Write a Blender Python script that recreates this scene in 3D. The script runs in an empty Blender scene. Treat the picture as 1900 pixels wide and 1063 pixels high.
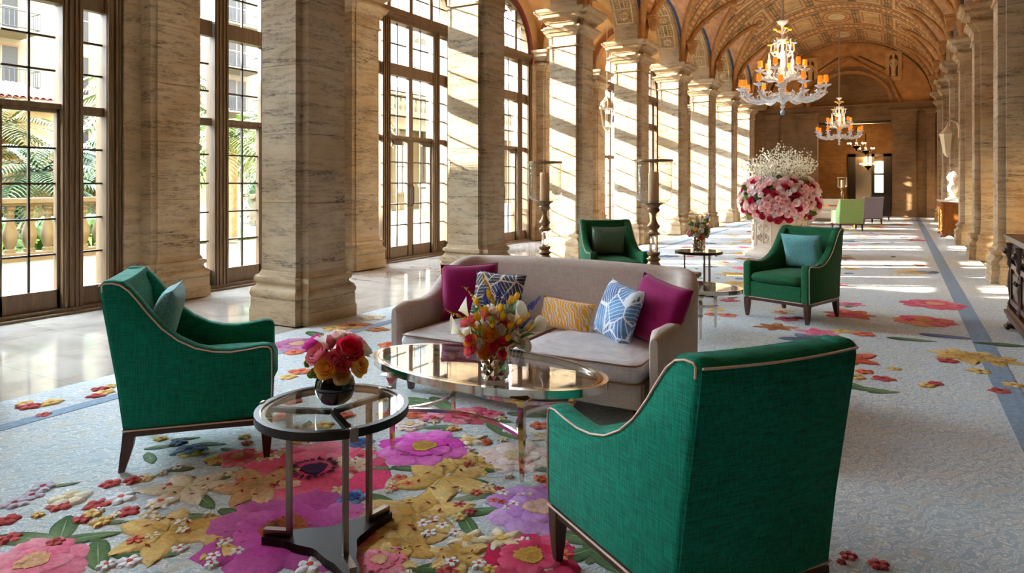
import bpy, bmesh, math, random
import numpy as np
from mathutils import Vector, Matrix
PI = math.pi
random.seed(7)
scn = bpy.context.scene
COL = scn.collection

# ------------------------------------------------------------------ camera
cam_d = bpy.data.cameras.new('camera'); cam = bpy.data.objects.new('camera', cam_d); COL.objects.link(cam)
cam.location = (0, 0, 1.45); cam.rotation_euler = (PI/2, 0, math.radians(29.672))
cam_d.sensor_width = 36; cam_d.lens = 1260.2/1900*36; cam_d.shift_y = -(531.5-338.3)/1900
cam_d.clip_start = .05; cam_d.clip_end = 400
scn.camera = cam
# ------------------------------------------------------------------ sky, sun, exposure
wd = bpy.data.worlds.new('sky'); scn.world = wd; wd.use_nodes = True
bg = wd.node_tree.nodes['Background']; bg.inputs[0].default_value = (.70, .85, 1, 1); bg.inputs[1].default_value = SKY = 24.0
sun_d = bpy.data.lights.new('sun', 'SUN'); sun = bpy.data.objects.new('sun', sun_d); COL.objects.link(sun)
sun_d.energy = 22; sun_d.angle = .009; sun_d.color = (1, .92, .77)
sun.rotation_euler = Vector((1, .495, -.40)).to_track_quat('-Z', 'Y').to_euler()
sun.location = (-40, -20, 30)
vs = scn.view_settings; vs.view_transform = 'Standard'; vs.look = 'None'; vs.gamma = 1; vs.use_curve_mapping = False
vs.exposure = 1.12
scn.cycles.use_denoising = True; scn.cycles.max_bounces = 14; scn.cycles.diffuse_bounces = 8
scn.cycles.glossy_bounces = 5; scn.cycles.transmission_bounces = 8; scn.cycles.transparent_max_bounces = 24
scn.cycles.sample_clamp_indirect = 12; scn.cycles.caustics_reflective = False; scn.cycles.caustics_refractive = False

# ------------------------------------------------------------------ helpers
def lin(c):
    if isinstance(c, str): c = [int(c[i:i+2], 16) for i in (0, 2, 4)]
    return tuple(((v/255)/12.92 if v <= 10 else ((v/255+.055)/1.055)**2.4) for v in c)
class MB:
    def __init__(s): s.v = []; s.f = []; s.m = []; s.c = []
    def add(s, vs, fs, mi=0, col=None):
        n = len(s.v); s.v += [tuple(p) for p in vs]; s.f += [tuple(i+n for i in f) for f in fs]; s.m += [mi]*len(fs)
        if col is None: col = (1, 1, 1)
        s.c += (list(col) if isinstance(col, list) else [col]*len(vs))
        return s
    def box(s, x0, x1, y0, y1, z0, z1, mi=0, col=None):
        return s.add([(x0,y0,z0),(x1,y0,z0),(x1,y1,z0),(x0,y1,z0),(x0,y0,z1),(x1,y0,z1),(x1,y1,z1),(x0,y1,z1)],
              [(0,3,2,1),(4,5,6,7),(0,1,5,4),(1,2,6,5),(2,3,7,6),(3,0,4,7)], mi, col)
    def cbox(s, cx, cy, cz, sx, sy, sz, b=.01, mi=0, col=None, M=None):
        """box with chamfered edges"""
        hx, hy, hz = sx/2, sy/2, sz/2; b = min(b, hx*.9, hy*.9, hz*.9)
        vs = []; idx = {}
        for ax in range(3):
            for sg in (-1, 1):
                for a in (-1, 1):
                    for c in (-1, 1):
                        p = [0, 0, 0]; h = (hx, hy, hz); o = [i for i in range(3) if i != ax]
                        p[ax] = sg*h[ax]; p[o[0]] = a*(h[o[0]]-b); p[o[1]] = c*(h[o[1]]-b)
                        sgn = [0, 0, 0]; sgn[ax] = sg; sgn[o[0]] = a; sgn[o[1]] = c
                        idx[(ax, tuple(sgn))] = len(vs); vs.append(p)
        fs = []
        S = (-1, 1)
        for ax in range(3):
            o = [i for i in range(3) if i != ax]
            for sg in S:
                def k(a, c): g = [0,0,0]; g[ax] = sg; g[o[0]] = a; g[o[1]] = c; return idx[(ax, tuple(g))]
                fs.append((k(-1,-1), k(1,-1), k(1,1), k(-1,1)))
            for a in S:
                for c in S:
                    def q(axx, t): g = [0,0,0]; g[o[0]] = a; g[o[1]] = c; g[ax] = t; return idx[(axx, tuple(g))]
                    fs.append((q(o[0],-1), q(o[0],1), q(o[1],1), q(o[1],-1)))
        for a in S:
            for c in S:
                for d in S: fs.append(tuple(idx[(x, (a, c, d))] for x in range(3)))
        vs = [Vector(p) for p in vs]
        if M is not None: vs = [M @ p for p in vs]
        return s.add([(p[0]+cx, p[1]+cy, p[2]+cz) for p in vs], fs, mi, col)
    def loft(s, secs, cap=True, closed=True, mi=0, col=None):
        n = len(secs[0]); vs = [p for q in secs for p in q]; fs = []
        for i in range(len(secs)-1):
            for j in range(n if closed else n-1):
                k = (j+1) % n; fs.append((i*n+j, i*n+k, (i+1)*n+k, (i+1)*n+j))
        if cap and closed: fs += [tuple(range(n))[::-1], tuple(range((len(secs)-1)*n, len(secs)*n))]
        return s.add(vs, fs, mi, col)
    def lathe(s, prof, n=16, c=(0,0,0), mi=0, col=None, ph=0, cap=True):
        return s.loft([[(c[0]+r*math.cos(2*PI*j/n+ph), c[1]+r*math.sin(2*PI*j/n+ph), c[2]+z) for j in range(n)] for r, z in prof], cap, True, mi, col)
    def tube(s, path, r, n=8, mi=0, col=None, closed=False, cap=True, flat=1.0, up=None):
        P = [Vector(p) for p in path]; m = len(P); R = r if isinstance(r, (list, tuple)) else [r]*m; secs = []; u = None
        for i in range(m):
            t = (P[(i+1) % m]-P[i-1]) if closed else (P[min(i+1, m-1)]-P[max(i-1, 0)])
            t = t.normalized() if t.length > 1e-9 else Vector((0,0,1))
            if u is None or up is not None:
                a = Vector(up) if up is not None else (Vector((0,0,1)) if abs(t.z) < .9 else Vector((1,0,0)))
                u = (a-t*a.dot(t)).normalized()
            else: u = (u-t*u.dot(t)).normalized()
            w = t.cross(u)
            secs.append([P[i]+u*(R[i]*flat*math.cos(2*PI*j/n))+w*(R[i]*math.sin(2*PI*j/n)) for j in range(n)])
        if closed: secs.append(secs[0])
        return s.loft(secs, cap and not closed, True, mi, col)
    def bar(s, path, w, h, mi=0, col=None, closed=False, up=(0,0,1)):
        """rectangular section swept along a path: w across, h along up"""
        P = [Vector(p) for p in path]; m = len(P); secs = []; U = Vector(up)
        for i in range(m):
            t = (P[(i+1) % m]-P[i-1]) if closed else (P[min(i+1, m-1)]-P[max(i-1, 0)])
            t.normalize(); a = U-t*U.dot(t)
            if a.length < 1e-6: a = Vector((1,0,0))
            a.normalize(); b = t.cross(a)
            secs.append([P[i]+b*(w/2*x)+a*(h/2*y) for x, y in ((-1,-1),(1,-1),(1,1),(-1,1))])
        if closed: secs.append(secs[0])
        return s.loft(secs, not closed, True, mi, col)
    def prism(s, poly, f, d0, d1, mi=0, col=None):
        """poly = 2D points, f(a,b,d) -> 3D"""
        return s.loft([[f(a, b, d0) for a, b in poly], [f(a, b, d1) for a, b in poly]], True, True, mi, col)
    def ball(s, c, r, n=8, m=5, mi=0, col=None, sc=(1,1,1), M=None):
        vs = []; fs = []
        for i in range(m+1):
            t = PI*i/m
            for j in range(n):
                a = 2*PI*j/n; p = Vector((r*sc[0]*math.sin(t)*math.cos(a), r*sc[1]*math.sin(t)*math.sin(a), r*sc[2]*math.cos(t)))
                if M is not None: p = M @ p
                vs.append((c[0]+p[0], c[1]+p[1], c[2]+p[2]))
        for i in range(m):
            for j in range(n): k = (j+1) % n; fs.append((i*n+j, (i+1)*n+j, (i+1)*n+k, i*n+k))
        return s.add(vs, fs, mi, col)
    def grid(s, fn, nu, nv, mi=0, colfn=None, cu=False, cv=False):
        vs = [fn(i/nu, j/nv) for i in range(nu+1) for j in range(nv+1)]
        fs = [(i*(nv+1)+j, (i+1)*(nv+1)+j, (i+1)*(nv+1)+j+1, i*(nv+1)+j+1) for i in range(nu) for j in range(nv)]
        col = [colfn(i/nu, j/nv) for i in range(nu+1) for j in range(nv+1)] if colfn else None
        return s.add(vs, fs, mi, col)
    def xf(s, M):
        s.v = [tuple(M @ Vector(p)) for p in s.v]; return s
    def mesh(s, name, mats, smooth=None, vcol=False):
        me = bpy.data.meshes.new(name); me.from_pydata(s.v, [], s.f); me.validate()
        for m in (mats if isinstance(mats, (list, tuple)) else [mats]): me.materials.append(m)
        if len(me.polygons) == len(s.m) and any(s.m): me.polygons.foreach_set('material_index', s.m)
        if vcol and len(me.vertices) == len(s.c):
            at = me.color_attributes.new('Col', 'FLOAT_COLOR', 'POINT')
            at.data.foreach_set('color', np.array([(*c[:3], 1.) for c in s.c], dtype=np.float32).ravel())
        bm = bmesh.new(); bm.from_mesh(me); bmesh.ops.recalc_face_normals(bm, faces=bm.faces); bm.to_mesh(me); bm.free()
        if smooth:
            me.polygons.foreach_set('use_smooth', [True]*len(me.polygons)); me.set_sharp_from_angle(angle=math.radians(smooth))
        return me
    def build(s, name, mats, parent=None, smooth=None, vcol=False):
        return put(name, s.mesh(name, mats, smooth, vcol), parent)
def put(name, me, parent=None, loc=None, rz=None):
    o = bpy.data.objects.new(name, me); COL.objects.link(o)
    if parent is not None: o.parent = parent
    if loc is not None: o.location = loc
    if rz is not None: o.rotation_euler = (0, 0, rz)
    return o
def tag(o, label=None, cat=None, group=None, kind=None):
    if label: o['label'] = label
    if cat: o['category'] = cat
    if group: o['group'] = group
    if kind: o['kind'] = kind
    return o
def empty(name, loc=(0,0,0), rz=0, parent=None):
    o = put(name, None, parent, loc, rz); o.empty_display_size = .1; return o
def copy_tree(o, parent=None):
    c = o.copy(); COL.objects.link(c); c.parent = parent
    for ch in list(o.children): copy_tree(ch, c)
    return c
def smst(a, b, x):
    t = min(1, max(0, (x-a)/(b-a))); return t*t*(3-2*t)
ORD = ['first','second','third','fourth','fifth','sixth','seventh','eighth','ninth','tenth','eleventh','twelfth']

# ------------------------------------------------------------------ materials
class NT:
    def __init__(s, name):
        s.m = bpy.data.materials.new(name); s.m.use_nodes = True; s.t = s.m.node_tree; s.b = s.t.nodes['Principled BSDF']
        s.out = s.t.nodes['Material Output']
    def n(s, typ, ins=None, **kw):
        nd = s.t.nodes.new('ShaderNode'+typ)
        for k, v in kw.items(): setattr(nd, k, v)
        for k, v in (ins or {}).items(): s.set(nd.inputs[k], v)
        return nd
    def set(s, sock, v):
        if hasattr(v, 'is_output'): s.t.links.new(v, sock)
        elif hasattr(v, 'outputs'): s.t.links.new(v.outputs[0], sock)
        else:
            if isinstance(v, (tuple, list)) and len(v) == 3 and sock.type == 'RGBA': v = (*v, 1)
            sock.default_value = v
    def pos(s, scale=(1,1,1), obj=False):
        tc = s.n('TexCoord').outputs['Object'] if obj else s.n('NewGeometry').outputs['Position']
        return s.n('Mapping', {'Vector': tc, 'Scale': scale}).outputs[0]
    def noise(s, vec, scale, detail=4, rough=.55, dist=0):
        return s.n('TexNoise', {'Vector': vec, 'Scale': scale, 'Detail': detail, 'Roughness': rough, 'Distortion': dist}).outputs[0]
    def ramp(s, fac, stops):
        r = s.n('ValToRGB', {'Fac': fac}); e = r.color_ramp.elements
        while len(e) < len(stops): e.new(.5)
        for el, (p, c) in zip(e, stops): el.position = p; el.color = (*c, 1) if len(c) == 3 else c
        return r.outputs[0]
    def mix(s, fac, a, b, mode='MIX'):
        m = s.n('Mix', data_type='RGBA', blend_type=mode); s.set(m.inputs[0], fac); s.set(m.inputs[6], a); s.set(m.inputs[7], b); return m.outputs[2]
    def math(s, op, a, b=0.0):
        m = s.n('Math', operation=op); s.set(m.inputs[0], a); s.set(m.inputs[1], b); return m.outputs[0]
    def bump(s, h, strength=.3, dist=.01):
        s.set(s.b.inputs['Normal'], s.n('Bump', {'Height': h, 'Strength': strength, 'Distance': dist}).outputs[0]); return s
    def p(s, **kw):
        N = {'col':'Base Color','rough':'Roughness','metal':'Metallic','spec':'Specular IOR Level','coat':'Coat Weight','sheen':'Sheen Weight','trans':'Transmission Weight','ior':'IOR','emit':'Emission Color','estr':'Emission Strength','sss':'Subsurface Weight','alpha':'Alpha','aniso':'Anisotropic'}
        for k, v in kw.items(): s.set(s.b.inputs[N[k]], v)
        return s
def simple(name, col, rough=.5, metal=0, nz=None, bmp=None, vcol=False, **kw):
    """plain material with a little noise in colour (nz=(scale, amount)) and relief (bmp=(scale, strength, dist))"""
    t = NT(name); c = lin(col); v = t.pos(obj=True)
    base = t.n('Attribute', attribute_name='Col').outputs['Color'] if vcol else None
    if nz:
        n = t.noise(v, nz[0], 5); dk = tuple(x*(1-nz[1]) for x in c); lt = tuple(min(1, x*(1+nz[1])) for x in c)
        if vcol:
            k = t.ramp(n, [(.3, (1-nz[1],)*3), (.7, (1, 1, 1))]); t.p(col=t.mix(1., base, k, 'MULTIPLY'))
        else: t.p(col=t.ramp(n, [(.3, dk), (.7, lt)]))
    else: t.p(col=base if vcol else c)
    t.p(rough=rough, metal=metal, **kw)
    if bmp: t.bump(t.noise(v, bmp[0], 3), bmp[1], bmp[2])
    return t.m
def stone(name, light, mid, dark, streak=1.0, rough=.75, zs=8, sc=1.0, bs=.5):
    t = NT(name); v = t.pos((1, 1, zs)); v2 = t.pos()
    v3 = t.n('Mapping', {'Vector': v, 'Rotation': (.05, .04, 0)}).outputs[0]
    big = t.noise(v2, .9, 3); st = t.noise(v3, sc, 7, .66, .6); fine = t.noise(t.pos((1,1,4)), 16, 6, .75)
    c1 = t.mix(t.ramp(big, [(.35,(0,0,0)),(.65,(1,1,1))]), lin(light), lin(mid))
    f = t.math('MULTIPLY', t.ramp(t.noise(v3, sc*2.7, 7, .7, .8), [(.43,(0,0,0)),(.58,(1,1,1))]), t.ramp(fine, [(.38,(0,0,0)),(.6,(1,1,1))]))
    f = t.math('MULTIPLY', f, t.math('MULTIPLY', t.ramp(st, [(.38,(.15,)*3),(.6,(1,1,1))]), streak))
    t.p(col=t.mix(f, c1, lin(dark)), rough=rough); h = t.math('SUBTRACT', t.math('MULTIPLY', fine, .4), f)
    t.bump(h, bs, .012); return t.m
M = {}
M['stone'] = stone('travertine', 'c2b094', 'ab8e68', '463321', 1.0, bs=.7)
M['stone_side'] = stone('travertine_brown', '9a7850', '80603c', '46301c', .9)
M['stone_plain'] = stone('cast_stone', 'bfaa8a', 'a88c66', '54402a', .8, zs=5)
M['plaster'] = simple('ochre_plaster', 'dcb27c', .85, nz=(1.5, .12), bmp=(30, .15, .01))
M['plaster2'] = simple('tan_plaster', 'c9a878', .85, nz=(2.5, .15), bmp=(40, .2, .01))
# ================================================================== the setting
S = 3.45; Y0 = 5.265; NB = 8; YEND = 33.0; ZS = 4.76
XW = -8.163
def wood_mat(name, a, b, rough=.45, sc=(9, 9, .7)):
    t = NT(name); v = t.pos(sc, obj=True); n = t.noise(v, 3, 6, .6, .5)
    t.p(col=t.ramp(n, [(.3, lin(a)), (.7, lin(b))]), rough=rough); t.bump(n, .12, .004); return t.m
M['frame'] = wood_mat('window_wood', '58442f', '7a5f42', .5)
M['muntin'] = simple('dark_muntin', '3c2f24', .5)
def glass_mat(name, tint=(1, 1, 1), f=1.0):
    t = NT(name); tr = t.n('BsdfTransparent', {'Color': tint}); gl = t.n('BsdfGlossy', {'Roughness': .02})
    fc = t.n('LayerWeight', {'Blend': .5}).outputs['Facing']; k = t.math('MULTIPLY', t.math('ADD', t.math('MULTIPLY', t.math('POWER', fc, 4.0), .9), .04), f)
    mx = t.n('MixShader', {0: k, 1: tr.outputs[0], 2: gl.outputs[0]}); t.t.links.new(mx.outputs[0], t.out.inputs[0]); return t.m
M['pane'] = glass_mat('window_glass', (.97, .98, .96), .8)
M['red'] = simple('dark_red_paint', '7c1c2c', .5)

# ---- floor: polished stone aisle
t = NT('polished_marble'); v = t.pos(); n = t.noise(v, 1.1, 7, .62, 1.2)
br = t.n('TexBrick', {'Vector': t.n('Mapping', {'Vector': v, 'Rotation': (0, 0, 0)}).outputs[0], 'Scale': 1.0, 'Color1': (1,1,1,1), 'Color2': (.93,.93,.93,1), 'Mortar': (.62,.6,.58,1), 'Mortar Size': .003, 'Brick Width': .9, 'Row Height': .9}, offset=0)
t.p(col=t.mix(1., t.ramp(n, [(.3, lin('94887c')), (.5, lin('ada298')), (.7, lin('bfb6aa'))]), br.outputs[0], 'MULTIPLY'), rough=t.ramp(n, [(.3, (.03,)*3), (.7, (.07,)*3)]), spec=.6)
M['marble'] = t.m
fl = MB().box(-8.35, 2.2, -6.3, 46, -.2, -.014).build('floor', M['marble']); tag(fl, 'polished beige marble floor of the window aisle', kind='structure')

# ---- stone piers (shared by both sides): base mouldings, courses of blocks, capital
BASE = [(0,.09),(.125,.09),(.127,.08),(.25,.08),(.252,.07),(.27,.082),(.30,.088),(.33,.08),(.345,.06),(.36,.045),(.39,.032),(.405,.036),(.42,.055),(.445,.06),(.465,.05),(.475,.025),(.505,.012),(.53,0)]
CAP = [(4.06,0),(4.062,.03),(4.09,.035),(4.10,.01),(4.26,.01),(4.265,.03),(4.30,.05),(4.33,.06),(4.335,.08),(4.39,.11),(4.40,.125),(4.43,.13),(4.435,.04),(4.51,.04),(4.515,.06),(4.55,.075),(4.60,.14),(4.605,.16),(4.66,.17),(4.67,.19),(4.70,.215),(4.72,.235),(ZS,.24)]
def rect_loft(mb, r, prof, mi=0):
    x0, x1, y0, y1 = r
    return mb.loft([[(x0-o, y0-o, z), (x1+o, y0-o, z), (x1+o, y1+o, z), (x0-o, y1+o, z)] for z, o in prof], mi=mi)
def make_pier(name, rects, hs=(.53, 1.24, 1.95, 2.66, 3.36, 4.06)):
    e = empty(name)
    b = MB(); [rect_loft(b, r, BASE) for r in rects]; b.build('base', M['stone_plain'], e, 40)
    for i in range(len(hs)-1):
        z0, z1 = hs[i], hs[i+1]-.004; m = MB()
        for r in rects: rect_loft(m, r, [(z0, -.004), (z0+.004, 0), (z1-.004, 0), (z1, -.004)])
        m.build('stone_block', M['stone'], e)
    for r in rects[:1]:
        x0, x1, y0, y1 = r; MB().box(x0+.01, x1-.01, y0+.01, y1-.01, .5, 4.07).build('core', M['stone_side'], e)
    c = MB(); [rect_loft(c, r, CAP) for r in rects]; c.build('capital', M['stone_plain'], e, 40)
    return e
proto = make_pier('column', [(-.25, .25, -.345, .345), (-.2, .345, -.26, .26), (-.345, .2, -.26, .26)])
first = True
for k in range(-1, NB):
    for side in (-1, 1):
        if side == 1 and k < 1: continue
        o = proto if first else copy_tree(proto); first = False
        o.location = (-5.59 if side < 0 else 1.575, Y0+k*S, 0)
        w = 'window side' if side < 0 else 'right-hand side'
        tag(o, f'{ORD[k+1]} tall travertine pier of the {w} row', 'column', f'travertine piers on the {w}', 'structure')
pil = make_pier('pilaster', [(-.12, .13, -.33, .33), (-.1, .16, -.26, .26)])
for k in range(-1, NB):
    o = pil if k == -1 else copy_tree(pil); o.location = (-7.93, Y0+k*S, 0)
    tag(o, f'{ORD[k+1]} travertine pilaster along the window wall', 'pilaster', 'travertine pilasters of the window wall', 'structure')

# ---- wall_left with an arched opening per bay
WH = 1.30; WS = 4.60; TOP = 8.3
def arch_wall(name, ya, yb, x0, x1, cs, half, spring, rise, mat, zbot=-.1, top=TOP, n=24):
    """solid wall in the YZ plane between x0 and x1 with arched openings at centres cs; zbot above spring means an arcade"""
    m = MB(); f = lambda a, b, d: (d, a, b)
    ys = [ya]+[c+q*half for c in cs for q in (-1, 1)]+[yb]
    for i in range(0, len(ys), 2):
        if ys[i+1]-ys[i] > .001: m.box(x0, x1, ys[i], ys[i+1], zbot, top)
    for c in cs:
        arc = [(c+half*math.cos(PI-PI*j/n), spring+rise*math.sin(PI*j/n)) for j in range(n+1)]
        for j in range(n):
            (a0, b0), (a1, b1) = arc[j], arc[j+1]
            m.prism([(a0, b0), (a1, b1), (a1, top), (a0, top)], f, x0, x1)
    return m.build(name, mat)
WC = [Y0-S/2-.11+k*S for k in range(-2, NB)]
wl = arch_wall('wall_left', -6.3, YEND+.3, -8.32, -8.03, WC, WH, WS, 1.32, M['plaster2']); tag(wl, 'ochre wall pierced by tall arched windows', kind='structure')
jm = MB()
for k in range(-1, NB):
    y = Y0+k*S
    for z0, z1 in ((0, .95), (.954, 1.9), (1.904, 2.9), (2.904, 3.8), (3.804, 4.45)): jm.box(-8.3, -7.995, y-S/2-.11+WH, y-.2, z0, z1); jm.box(-8.3, -7.995, y+.2, y+S/2-.11-WH, z0, z1)
o = jm.build('trim_1', M['stone_plain']); tag(o, 'pale stone jamb lining beside the tall windows', kind='structure')
# red band round each arch
rb = MB()
for c in WC[1:]:
    p = [(-8.02, c-WH-.12, 4.42), (-8.02, c-WH, 4.42), (-8.02, c-WH, WS)]+[(-8.02, c-WH*math.cos(PI*j/24), WS+1.32*math.sin(PI*j/24)) for j in range(1, 24)]+[(-8.02, c+WH, WS), (-8.02, c+WH, 4.42), (-8.02, c+WH+.12, 4.42)]
    rb.bar(p, .055, .05, up=(1,0,0))
o = rb.build('trim_2', M['red']); tag(o, 'dark red painted band edging the window arches', kind='structure')

# ---- windows: two glazed leaves, mullions, sidelights, transoms, arched head
ROWS = [(.26, 2.22, 5), (2.32, 3.43, 3), (3.64, 4.42, 2)]
LIGHTS = [(-1.13, -.90, 1), (-.62, -.09, 2), (.09, .62, 2), (.90, 1.13, 1)]
pane_cache = {}
def make_window(idx, yc, door, detail):
    e = empty(f'{"door" if door else "window"}_{idx}', (XW, yc, 0))
    e['label'] = f'tall arched {"glazed double door" if door else "window"} of small panes, {ORD[idx-1]} bay of the window wall'; e['kind'] = 'structure'
    fr = M['frame']
    B = lambda n, *a, mt=fr: MB().box(*a).build(n, mt, e)
    for s in (-1, 1):
        m = MB().box(-.12, .10, min(s*1.13, s*1.31), max(s*1.13, s*1.31), 0, 4.46)
        for q, d in ((1.15, .13), (1.19, .115), (1.235, .14), (1.28, .125)): m.box(-.05, d, s*q-.014, s*q+.014, 0, 4.46)
        m.build('jamb', fr, e)
        m = MB().box(-.08, .10, s*.76-.11, s*.76+.11, 0, 4.46)
        for q in (-.08, -.03, .03, .08): m.box(-.05, .118, s*.76+q-.012, s*.76+q+.012, 0, 4.46)
        m.build('mullion', fr, e)
        B('side_panel', -.03, .05, min(s*.88, s*1.14), max(s*.88, s*1.14), .05, .26)
        B('side_rail', -.03, .05, min(s*.88, s*1.14), max(s*.88, s*1.14), 2.22, 2.32)
        B('side_rail', -.03, .06, min(s*.88, s*1.14), max(s*.88, s*1.14), 3.43, 3.64)
        # leaf
        a, b = (.06, .65) if s > 0 else (-.65, -.06)
        lf = MB().box(-.03, .04, a, b, .04, .26).box(-.03, .04, a, b, 2.22, 2.26).box(-.03, .04, a-(.06 if s > 0 else 0), a+.03, .04, 2.26).box(-.03, .04, b-.03, b+(0 if s > 0 else .06), .04, 2.26).build('door_leaf' if door else 'casement', fr, e)
        if door:
            MB().tube([(.045, s*.05, 1.0), (.085, s*.05, 1.04), (.085, s*.05, 1.36), (.045, s*.05, 1.4)], .011, 6).build('pull_handle', M['frame_metal'], lf)
            MB().cbox(.075, s*.44, 2.18, .06, .26, .075, .008).tube([(.09, s*.44, 2.22), (.09, s*.2, 2.26)], .008, 5).build('door_closer', M['frame_metal'], lf)
    B('transom', -.06, .07, -.66, .66, 2.26, 2.32)
    B('transom', -.06, .09, -.66, .66, 3.43, 3.64)
    B('meeting_post', -.02, .05, -.06, .06, 2.32, 4.46)
    MB().box(-.1, .10, -1.31, 1.31, 4.42, 4.50).box(-.1, .14, -1.31, 1.31, 4.50, 4.56).box(-.1, .18, -1.31, 1.31, 4.56, 4.64).build('cornice_rail', fr, e)
    MB().box(-.2, .13, -1.31, 1.31, 0, .05).box(-.1, .2, -1.31, 1.31, -.012, .012).build('threshold', fr, e)
    # arched head
    for r, w, d in ((1.25, .12, .2),):
        MB().bar([(0, -r*math.cos(PI*j/20), 4.6+(r+.02)*math.sin(PI*j/20)) for j in range(21)], w, d, up=(1,0,0)).build('arch_frame', fr, e)
    MB().box(-.04, .06, -.7, -.6, 4.6, 5.72).box(-.04, .06, .6, .7, 4.6, 5.72).box(-.04, .06, -.05, .05, 4.6, 5.86).build('arch_mullion', fr, e)
    mu = MB()
    for q in (-.98, -.33, .33, .98): mu.box(-.012, .012, q-.01, q+.01, 4.62, 4.6+1.22*math.sqrt(max(0, 1-(q/1.25)**2)))
    for z in (5.0, 5.38, 5.7): h = 1.22*math.sqrt(max(0, 1-((z-4.6)/1.27)**2)); mu.box(-.012, .012, -h, h, z-.01, z+.01)
    mu.build('muntin', M['muntin'], e)
    MB().add([(0, 0, 4.62)]+[(0, -1.24*math.cos(PI*j/20), 4.62+1.24*math.sin(PI*j/20)) for j in range(21)], [(0, j+1, j+2) for j in range(20)]).build('arch_pane', M['pane'], e)
    for (a, b, nc) in LIGHTS:
        for z0, z1, nr in ROWS:
            g = MB()
            for i in range(1, nc): y = a+(b-a)*i/nc; g.box(-.014, .014, y-.011, y+.011, z0, z1)
            for j in range(1, nr): z = z0+(z1-z0)*j/nr; g.box(-.014, .014, a, b, z-.011, z+.011)
            g.build('muntin', M['muntin'], e)
            if detail:
                pw, ph = (b-a)/nc, (z1-z0)/nr; key = (round(pw, 3), round(ph, 3))
                if key not in pane_cache: pane_cache[key] = MB().add([(0, 0, 0), (0, pw, 0), (0, pw, ph), (0, 0, ph)], [(0, 1, 2, 3)]).mesh('pane', M['pane'])
                for i in range(nc):
                    for j in range(nr): put('pane', pane_cache[key], e, (.002*((i+j) % 2), a+pw*i, z0+ph*j), random.uniform(-.004, .004))
            else: MB().add([(0, a, z0), (0, b, z0), (0, b, z1), (0, a, z1)], [(0, 1, 2, 3)]).build('pane', M['pane'], e)
    return e
M['frame_metal'] = simple('bronze_hardware', '5b5046', .4, .8)
wp = None
for i, yc in enumerate(WC):
    k = i-2
    if k in (0, 1): make_window(i+1, yc, False, True)
    elif k in (2, 3): make_window(i+1, yc, True, k == 2)
    elif wp is None:
        wp = make_window(i+1, yc, False, False)
    else:
        o = copy_tree(wp); o.name = f'window_{i+1}'; o.location = (XW, yc, 0); o['label'] = f'tall arched window of small panes, {ORD[i]} bay of the window wall'

# ---- arcade walls above the capitals, both sides
AR = S/2-.36
al = arch_wall('wall_arcade_left', Y0-2*S-.35, YEND+.3, -5.87, -5.31, [Y0+S/2+k*S for k in range(-2, NB)], AR, ZS, AR+.02, M['stone_plain'], zbot=ZS)
tag(al, 'stone arcade of round arches between hall and window aisle', kind='structure')
ar = arch_wall('wall_arcade_right', Y0-.35, YEND+.3, 1.30, 1.86, [Y0+S/2+k*S for k in range(-1, NB)], AR, ZS, AR+.02, M['stone_plain'], zbot=ZS)
tag(ar, 'stone arcade of round arches on the right-hand side', kind='structure')
# coffers on the left arch soffits
def coffer(kind):
    m = MB(); w, h = (.40, .34) if kind == 0 else (.155, .34); t_ = .028
    for s in (-1, 1):
        m.box(-w/2, w/2, s*(h/2)-t_/2, s*(h/2)+t_/2, 0, .035); m.box(s*(w/2)-t_/2, s*(w/2)+t_/2, -h/2, h/2, 0, .035)
    if kind == 0:
        for j in range(8):
            a = 2*PI*j/8; m.ball((.085*math.cos(a), .07*math.sin(a), .012), .04, 6, 4, sc=(1, 1, .7))
        m.ball((0, 0, .015), .04, 8, 4)
    else:
        for q in (-.1, -.03, .04, .11): m.ball((.01*math.sin(q*40), q, .01), .04, 6, 4, sc=(1, .8, .6))
    return m.mesh('coffer', M['coffer'], 40)
M['coffer'] = simple('carved_stone', 'cdb58c', .8, nz=(6, .2), bmp=(60, .3, .006))
cof = [coffer(0), coffer(1)]
for k in range(0, NB):
    yc = Y0+S/2+k*S
    for j in range(11):
        a = PI*(j+.75)/12.5; r = AR-.002
        p = Vector((0, yc-r*math.cos(a), ZS+(AR+.018)*math.sin(a))); nrm = Vector((0, math.cos(a), -math.sin(a))); tn = Vector((0, math.sin(a), math.cos(a)))
        for dx, kd in ([(-5.59, 0)] if j % 2 == 0 else [(-5.72, 1), (-5.46, 1)]):
            o = put('coffer', cof[kd], al); xx = Vector((1, 0, 0))
            o.matrix_local = Matrix(((1, tn.x, nrm.x, dx), (0, tn.y, nrm.y, p.y), (0, tn.z, nrm.z, p.z), (0, 0, 0, 1)))
# ---- wall_right, wall_back, slab above
M['bounce_dark'] = wood_mat('bounce_dark_wood', '24160e', '3a2416', .4)  # dark wood finish added to unseen walls to cut bounced light
o = MB().box(1.78, 2.1, -6.3, 5.0, -.1, TOP).build('wall_right_near', M['bounce_dark']); tag(o, 'unseen wall beside the camera, dark wood added to cut bounced light', kind='structure')
o = MB().box(1.78, 2.1, 5.0, YEND+.3, -.1, TOP).build('wall_right', M['stone']); tag(o, 'travertine wall behind the right-hand piers', kind='structure')
o = MB().box(-8.3, 2.1, -6.3, -6.0, -.1, TOP).build('wall_back', M['bounce_dark']); tag(o, 'plain wall closing the hall behind the camera', kind='structure')
o = MB().box(-8.4, 2.2, -6.4, 46, TOP, TOP+.2).build('ceiling_slab', M['plaster2']); tag(o, 'flat slab above the vaults', kind='structure')

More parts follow.
